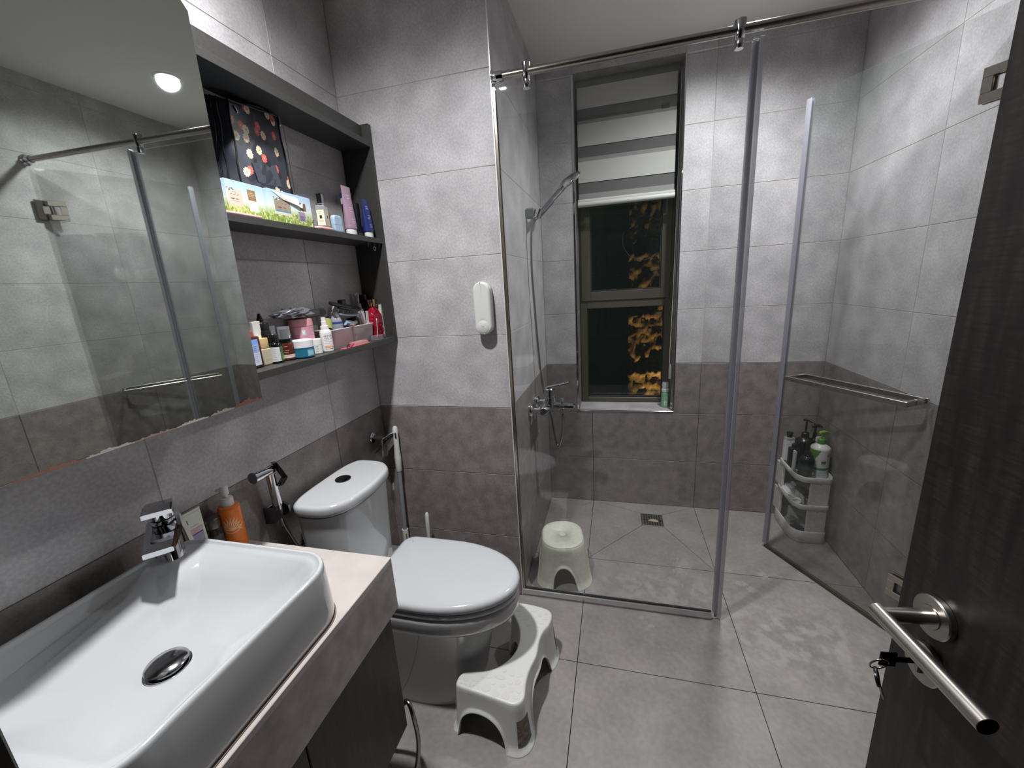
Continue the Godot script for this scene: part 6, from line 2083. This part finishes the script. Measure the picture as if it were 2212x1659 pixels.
func upper_shelf_items():
	var y := 1.5902
	var G := "things on the upper shelf"
	var o = thing("lotion_bottle", "plain white round shouldered bottle at the mirror's edge on the upper shelf", "bottle", Vector3(0.094, y, 0.690), G)
	var st := S()
	lathe(st, [[0.0, 0.0], [0.018, 0.0], [0.0205, 0.003], [0.0205, 0.078], [0.018, 0.088], [0.012, 0.095], [0.009, 0.097], [0.0, 0.097]], 32)
	part(o, "body", st, sm("e4e3e6", 0.3))
	st = S()
	lathe(st, [[0.0, 0.0965], [0.0095, 0.0965], [0.0095, 0.114], [0.0085, 0.116], [0.0, 0.116]], 24)
	part(o, "cap", st, sm("e2ded6", 0.35))
	backpack(y, G)
	# two tissue cartons
	for k in 2:
		var q: Array = [[0.108, 0.553, 0.664], [0.1165, 0.388, 0.546]][k]
		o = thing("tissue_box", ["tissue box printed with grass and sky behind the white bottle", "torn open tissue box printed with grass and sky, under the floral bag's corner"][k], "tissue box", Vector3(q[0] - 0.026, y, (q[1] + q[2]) / 2), G)
		var L: float = q[2] - q[1]
		st = S()
		bx(st, Vector3(0, 0.0415, 0), Vector3(0.052, 0.083, L), 0.0008)
		part(o, "carton", st, sm("a9c4d8", 0.45))
		st = S()
		quad_uv(st, Vector3(0.0262, 0.001, L / 2), Vector3(0.0262, 0.001, -L / 2), Vector3(0.0262, 0.082, -L / 2), Vector3(0.0262, 0.082, L / 2))
		part(o, "front_print", st, printed(box_art(k), 0.4))
		st = S()
		quad_uv(st, Vector3(-0.026, 0.001, L / 2 + 0.0002), Vector3(0.026, 0.001, L / 2 + 0.0002), Vector3(0.026, 0.082, L / 2 + 0.0002), Vector3(-0.026, 0.082, L / 2 + 0.0002))
		part(o, "end_print", st, printed(box_art(2), 0.4))
		if k == 1:
			st = S()
			var a := Vector3(0.0266, 0.080, 0.068); var b := Vector3(0.0266, 0.074, -0.030); var c := Vector3(0.031, 0.052, -0.028); var d := Vector3(0.0275, 0.062, 0.030)
			out_quad(st, Vector3.ZERO, a, b, c, d)
			out_tri(st, Vector3.ZERO, Vector3(0.0268, 0.052, -0.028), Vector3(0.0268, 0.068, -0.046), Vector3(0.030, 0.049, -0.040))
			part(o, "torn_flap", st, sm("e6e3dd", 0.6))
	st = S()
	var pad := oriented(rounded(PackedVector2Array([Vector2(0.110, 0.69), Vector2(0.110, 0.59), Vector2(0.1235, 0.58), Vector2(0.124, 0.69)]), 2, 0.15))
	slab(st, pad, y, y + 0.006, 0.002)
	solo("pink_pad", "flat pink cloth at the shelf's edge below the tissue box", "cloth", st, sm("e5aaa6", 0.6), Vector3.ZERO, G)
	st = S()
	slab(st, rrect(0.098, 0.336, 0.05, 0.075, 0.012, 4), y, y + 0.008, 0.003)
	solo("pink_tray", "shallow pink dish under the square perfume bottle", "tray", st, sm("e3a9a3", 0.4), Vector3.ZERO, G)
	st = S()
	for k in 4: lathe(st, [[0.0, 0.0], [0.010, 0.0], [0.012, 0.002], [0.010, 0.004], [0.0, 0.004]], 18, Transform3D(Basis(), Vector3(0.085, y + 0.0085 + 0.0055 * k, 0.362)))
	solo("hair_ties", "small stack of purple hair ties beside the tissue box", "hair ties", st, sm("6a4ba0", 0.5), Vector3.ZERO, G)
	# perfume
	var py := y + 0.0085
	o = thing("perfume_bottle", "square clear perfume bottle with a silver cap and cream label", "perfume", Vector3(0.103, py, 0.322), G, 0.3)
	st = S()
	bx(st, Vector3(0, 0.033, 0), Vector3(0.030, 0.066, 0.030), 0.003)
	part(o, "glass", st, clear_mat("b9bcc0", 0.4, 0.03))
	st = S()
	bx(st, Vector3(0, 0.018, 0), Vector3(0.022, 0.026, 0.022), 0.002)
	part(o, "perfume_liquid", st, clear_mat("8f8d8b", 0.45, 0.05))
	st = S()
	tube(st, [Vector3(0, 0.066, 0), Vector3(0, 0.072, 0)], 0.006, 14)
	bx(st, Vector3(0, 0.086, 0), Vector3(0.017, 0.030, 0.017), 0.0015)
	part(o, "cap", st, sm("cfcfd2", 0.1, 1.0))
	var im := blank(64, 96, "d8d2b8")
	im.fill_rect(Rect2i(22, 34, 20, 20), Color("2a2926")); small_print(im, 14, 10, 36, 2, 9, "8a8470", 3); small_print(im, 12, 64, 40, 3, 9, "8a8470", 4)
	for f in 2:
		st = S()
		var B := Basis(Vector3.UP, -PI / 2 * f)
		var w := 0.0115
		quad_uv(st, B * Vector3(0.0153, 0.006, w), B * Vector3(0.0153, 0.006, -w), B * Vector3(0.0153, 0.052, -w), B * Vector3(0.0153, 0.052, w))
		part(o, "label", st, printed(im))
	# pale blue soap case
	o = thing("soap_case", "pale blue rounded soap case standing beside the perfume", "case", Vector3(0.100, y, 0.252), G)
	var xf := Transform3D(Basis(Vector3(0, 0, 1), -PI / 2), Vector3.ZERO)
	st = S()
	slab(st, rrect(0, 0, 0.056, 0.046, 0.012, 6), -0.008, 0.009, 0.005)
	part(o, "body", st, sm("9fb6c9", 0.3), Transform3D(Basis(Vector3(0, 0, 1), -PI / 2), Vector3(0, 0.028, 0)))
	st = S()
	bx(st, Vector3(0.0088, 0.026, 0), Vector3(0.0008, 0.0009, 0.043))
	part(o, "seam", st, sm("7d97ab", 0.4))
	# tubes standing on their caps
	squeeze_tube("tall mauve squeeze tube standing on its white cap", Vector3(0.094, y, 0.166), 0.023, 0.163, sm("9a7d8e", 0.4), 0.021, 0.050, 3, G, "d3c3cb")
	squeeze_tube("dark blue squeeze tube standing on its cap next to the side panel", Vector3(0.102, y, 0.070), 0.021, 0.135, sm("1f2d69", 0.35), 0.018, 0.043, 5, G, "c5cbe0")
	o = thing("carton", "black carton standing between the mauve and the dark blue tube", "box", Vector3(0.075, y, 0.106), G)
	st = S()
	bx(st, Vector3(0, 0.060, 0), Vector3(0.03, 0.12, 0.03), 0.001)
	part(o, "body", st, sm("0e0e10", 0.4))
	o = thing("squeeze_tube", "navy topped tube with a white band standing behind the mauve tube", "tube", Vector3(0.035, y, 0.09), G)
	st = S()
	lathe(st, [[0.0, 0.0], [0.017, 0.0], [0.017, 0.122], [0.0, 0.122]], 20)
	part(o, "body", st, sm("1b1b1e", 0.4))
	st = S()
	lathe(st, [[0.0172, 0.122], [0.0172, 0.142], [0.0, 0.142]], 20)
	part(o, "band", st, sm("b9b9b4", 0.5))
	st = S()
	lathe(st, [[0.0172, 0.142], [0.0172, 0.158], [0.0, 0.158]], 20)
	part(o, "top", st, sm("1c2a66", 0.4))
	st = S()
	tube(st, [Vector3(0.06, y + 0.012, 0.235), Vector3(0.045, y + 0.10, 0.262)], [0.012, 0.006], 16)
	solo("mini_tube", "small grey tube leaning behind the pale blue soap case", "tube", st, sm("6d6c68", 0.4), Vector3.ZERO, G)
	st = S()
	tube(st, [Vector3(0.055, y + 0.012, 0.205), Vector3(0.045, y + 0.082, 0.222)], [0.008, 0.005], 14)
	solo("nail_file", "brown slim bottle leaning against the mauve tube", "bottle", st, sm("7a4320", 0.3), Vector3.ZERO, G)

func squeeze_tube(label, at, r, h, m, rc, wtop, seed_, G, ink):
	var o = thing("squeeze_tube", label, "tube", at, G)
	var st := S()
	slab(st, ellipse(0, 0, rc * 0.82, rc, 28), 0.0, 0.022, 0.002)
	part(o, "cap", st, M.white)
	st = S()
	var rings := []
	var N := 8
	var half := func(f): return lerpf(r, wtop / 2, f)
	var thick := func(f): return lerpf(r * 0.85, 0.0012, pow(f, 1.4))
	for k in N + 1:
		var f := float(k) / N
		rings.append(at_y(ellipse(0, 0, thick.call(f), half.call(f), 28), 0.022 + (h - 0.022) * f))
	loft(st, rings)
	part(o, "body", st, m)
	# faint print on the front
	var im := blank(128, 192, m.albedo_color.to_html(false))
	small_print(im, 30, 40, 60, 2, 13, ink, seed_); small_print(im, 30, 96, 66, 3, 9, ink, seed_ + 1); small_print(im, 30, 150, 60, 3, 8, ink, seed_ + 2)
	st = S()
	st.set_smooth_group(0)
	for k in N:
		var f0 := float(k) / N; var f1 := float(k + 1) / N
		for s in 6:
			var t0 := lerpf(-0.9, 0.9, s / 6.0); var t1 := lerpf(-0.9, 0.9, (s + 1) / 6.0)
			var P := func(f, t): return Vector3(thick.call(f) * cos(t) + 0.0003, 0.022 + (h - 0.022) * f, -half.call(f) * sin(t))
			var p := [P.call(f0, t0), P.call(f0, t1), P.call(f1, t1), P.call(f1, t0)]
			var u := [Vector2(s / 6.0, 1.0 - f0), Vector2((s + 1) / 6.0, 1.0 - f0), Vector2((s + 1) / 6.0, 1.0 - f1), Vector2(s / 6.0, 1.0 - f1)]
			for i in [0, 2, 1, 0, 3, 2]:
				st.set_uv(u[i]); st.add_vertex(p[i])
	part(o, "print", st, printed(im, 0.4))
	return o

func box_art(k: int) -> Image:
	var im := blank(256, 176, "b9d0e2")
	var rng := RandomNumberGenerator.new(); rng.seed = 40 + k
	for yy in 176:
		var f := yy / 176.0
		var c := Color("a8c6e0").lerp(Color("dbe4dc"), clampf(f * 2.0, 0, 1)).lerp(Color("a3b356"), clampf((f - 0.5) * 3.0, 0, 1)).lerp(Color("7d9038"), clampf((f - 0.8) * 4.0, 0, 1))
		im.fill_rect(Rect2i(0, yy, 256, 1), c)
	for i in 150: disc(im, rng.randi_range(0, 255), rng.randi_range(118, 175), rng.randf_range(2, 5), rng.randf_range(4, 9), [Color("c3cf8a"), Color("8fa548"), Color("d3dbb0"), Color("6f8434")][i % 4].to_html(false))
	if k == 2: return im
	var x0 := 8 if k == 0 else 28
	im.fill_rect(Rect2i(x0, 44, 92, 84), Color("cdb5a2") if k == 0 else Color("93806f"))
	im.fill_rect(Rect2i(x0 + 3, 47, 86, 78), Color("d9c4b2") if k == 0 else Color("a48f7c"))
	small_print(im, x0 + 26, 56, 40, 1, 8, "6c5a4c", 3)
	for j in 3: stroke(im, Vector2(x0 + 14 + 22 * j, 74), Vector2(x0 + 30 + 22 * j, 66), 2, "5b6b62")
	letters(im, "SONG TUI", x0 + 16, 88, 1 if k == 1 else 1, "3b2b25")
	letters(im, "SONG TUI", x0 + 17, 88, 1, "3b2b25")
	small_print(im, x0 + 20, 102, 54, 1, 8, "6c5a4c", 6)
	if k == 1:
		im.fill_rect(Rect2i(x0, 108, 92, 9), Color("4f93ad")); im.fill_rect(Rect2i(x0, 117, 92, 16), Color("dbcdbf"))
		disc(im, 200, 62, 20, 24, "7d6553"); disc(im, 186, 122, 22, 28, "9a8d9d"); disc(im, 186, 132, 14, 16, "84688f")
		small_print(im, 216, 130, 30, 3, 7, "5b7f9a", 5)
	else:
		disc(im, 168, 58, 28, 30, "96744f"); small_print(im, 150, 44, 36, 3, 9, "e2d3bd", 4)
		im.fill_rect(Rect2i(138, 84, 64, 56), Color("dcdadf"))
	for j in 7: disc(im, x0 + 2 + 6 * j, 40 + (j * 5) % 12, 5, 4, ["6d7f63", "e6e7df", "46543f"][j % 3])
	return im

func backpack(y, G):
	var o = thing("floral_bag", "dark navy backpack bag printed with cream and coral flowers on the upper shelf", "bag", Vector3(0.03, y, 0.47), G)
	# front corners: lower and upper, by the mirror (a) and by the corner (b)
	var fa0 := Vector3(0.060, y, 0.572); var fb0 := Vector3(0.060, y, 0.384)
	var fa1 := Vector3(0.046, 1.889, 0.545); var fb1 := Vector3(0.046, 1.906, 0.380)
	var ba0 := Vector3(0.004, y, 0.600); var bb0 := Vector3(0.004, y, 0.378)
	var ba1 := Vector3(0.004, 1.898, 0.572); var bb1 := Vector3(0.004, 1.908, 0.374)
	var nz := FastNoiseLite.new(); nz.seed = 19; nz.frequency = 9.0
	# front panel as a soft grid with its print
	var N := 18
	var P := func(u, v):
		var p: Vector3 = fa1.lerp(fb1, u).lerp(fa0.lerp(fb0, u), v)
		var b: float = sin(PI * clampf(u, 0, 1)) * sin(PI * clampf(v * 0.92 + 0.06, 0, 1))
		p.x += 0.010 * b + 0.004 * nz.get_noise_2d(u, v * 1.6) * b
		return p
	var st := S()
	st.set_smooth_group(0)
	for i in N:
		for j in N:
			var c := [[i, j + 1], [i + 1, j + 1], [i + 1, j], [i, j]]
			for k in [0, 2, 1, 0, 3, 2]:
				var u: float = float(c[k][0]) / N; var v: float = float(c[k][1]) / N
				st.set_uv(Vector2(u, v)); st.add_vertex(P.call(u, v))
	var im := blank(512, 768, "2b2c36")
	var fl := [["r", 1, 15], ["r", 16, 18], ["c", 23, 21], ["c", 21, 28], ["c", 5, 28], ["r", 48, 15], ["r", 44, 20], ["c", 55, 22], ["r", 81, 19], ["c", 87, 6], ["c", 22, 41], ["c", 40, 36], ["r", 47, 42], ["c", 79, 33], ["r", 18, 55], ["c", 12, 57]]
	fl += [["r", 70, 49], ["r", 4, 72], ["c", 38, 72], ["r", 63, 76], ["c", 64, 68], ["c", 73, 71], ["r", 89, 75], ["r", 18, 91], ["c", 21, 85], ["r", 45, 92], ["c", 48, 87], ["r", 78, 90], ["c", 77, 96], ["r", 92, 95], ["c", 96, 89], ["r", 99, 55], ["c", 95, 59], ["r", 30, 2], ["c", 34, 3], ["c", 76, 2], ["r", 86, 3]]
	for f in fl:
		var cx: float = f[1] / 100.0 * 512; var cy: float = f[2] / 100.0 * 768
		disc(im, cx + 26, cy + 34, 27, 27, "1b1b22", 0)
	for f in fl:
		var cx: float = f[1] / 100.0 * 512; var cy: float = f[2] / 100.0 * 768
		if f[0] == "c":
			disc(im, cx, cy, 27, 30, "dcc6a6", 10)
			disc(im, cx, cy, 6, 6, "b08a55")
			for k in 8: stroke(im, Vector2(cx, cy) + Vector2(cos(k * 0.785), sin(k * 0.785)) * 9, Vector2(cx, cy) + Vector2(cos(k * 0.785), sin(k * 0.785)) * 14, 2, "c3a680")
		else:
			disc(im, cx, cy, 25, 28, "c9584f", 9)
			disc(im, cx, cy, 5, 5, "e7b79a")
	var bag := printed(im, 0.3)
	wpart(o, "front_panel", st, bag)
	# gusset, top and back
	var plain := sm("23242c", 0.35)
	st = S()
	var mid := (fa0 + bb1) / 2
	st.set_smooth_group(0)
	for j in 10:
		var v0 := j / 10.0; var v1 := (j + 1) / 10.0
		var q := [fa1.lerp(fa0, v0), fa1.lerp(fa0, v1), ba1.lerp(ba0, v1), ba1.lerp(ba0, v0)]
		var m0: Vector3 = (q[0] + q[3]) / 2 + Vector3(0, 0, 0.007 + 0.005 * sin(j * 2.1)); var m1: Vector3 = (q[1] + q[2]) / 2 + Vector3(0, 0, 0.007 + 0.005 * sin((j + 1) * 2.1))
		quad(st, q[3], q[2], m1, m0); quad(st, m0, m1, q[1], q[0])
	wpart(o, "side_gusset", st, plain)
	st = S()
	quad(st, fb1, fb0, bb0, bb1)
	wpart(o, "corner_gusset", st, plain)
	st = S()
	out_quad(st, mid, fa1, fb1, bb1, ba1)
	out_quad(st, mid, ba0, bb0, bb1, ba1)
	out_quad(st, mid, fa0, fb0, bb0, ba0)
	wpart(o, "back_shell", st, plain)
	st = S()
	for e in [[fa0, fa1], [fb0, fb1], [fa1, fb1]]:
		var pts := []
		for k in 11: pts.append(e[0].lerp(e[1], k / 10.0) + Vector3(0.001, 0, 0.002 * sin(k * 1.7)))
		tube(st, pts, 0.0024, 8)
	wpart(o, "piping", st, M.black)
	st = S()
	for k in 2:
		var pts := []
		for i in 11: pts.append(fa1.lerp(fa0, i / 10.0).lerp(ba1.lerp(ba0, i / 10.0), 0.35 + 0.25 * k) + Vector3(0, 0, 0.0085 + 0.003 * sin(i * 2.0)))
		tube(st, pts, 0.002, 6)
	wpart(o, "zipper", st, M.black)
	# leather patch with three faint lines of lettering
	im = blank(128, 96, "3a3f47")
	small_print(im, 18, 22, 60, 1, 8, "22262c", 3); small_print(im, 40, 44, 50, 1, 8, "22262c", 6); small_print(im, 70, 66, 40, 1, 10, "22262c", 9)
	st = S()
	var lift := Vector3(0.0025, 0, 0)
	quad_uv(st, P.call(0.28, 0.64) + lift, P.call(0.73, 0.64) + lift, P.call(0.68, 0.46) + lift, P.call(0.22, 0.48) + lift)
	wpart(o, "leather_patch", st, printed(im, 0.4))
	st = S()
	tube(st, curve([fa1 + Vector3(-0.01, -0.002, -0.02), fa1 + Vector3(-0.004, 0.006, -0.045), fb1 + Vector3(-0.004, 0.003, 0.055), fb1 + Vector3(-0.01, -0.004, 0.03)], 6), 0.004, 10)
	wpart(o, "top_handle", st, M.black_soft)
	st = S()
	bx(st, fb1 + Vector3(0.003, -0.012, -0.004), Vector3(0.004, 0.026, 0.006), 0.0015)
	wpart(o, "zip_pull", st, M.chrome)
	st = S()
	bx(st, fa1 + Vector3(0.004, -0.016, -0.018), Vector3(0.003, 0.018, 0.006), 0.001, Basis(Vector3(1, 0, 0), 0.5))
	wpart(o, "zip_pull", st, M.chrome)
	st = S()
	bx(st, Vector3(0.03, 1.689, 0.376), Vector3(0.03, 0.022, 0.012), 0.004)
	wpart(o, "strap", st, M.black_soft)
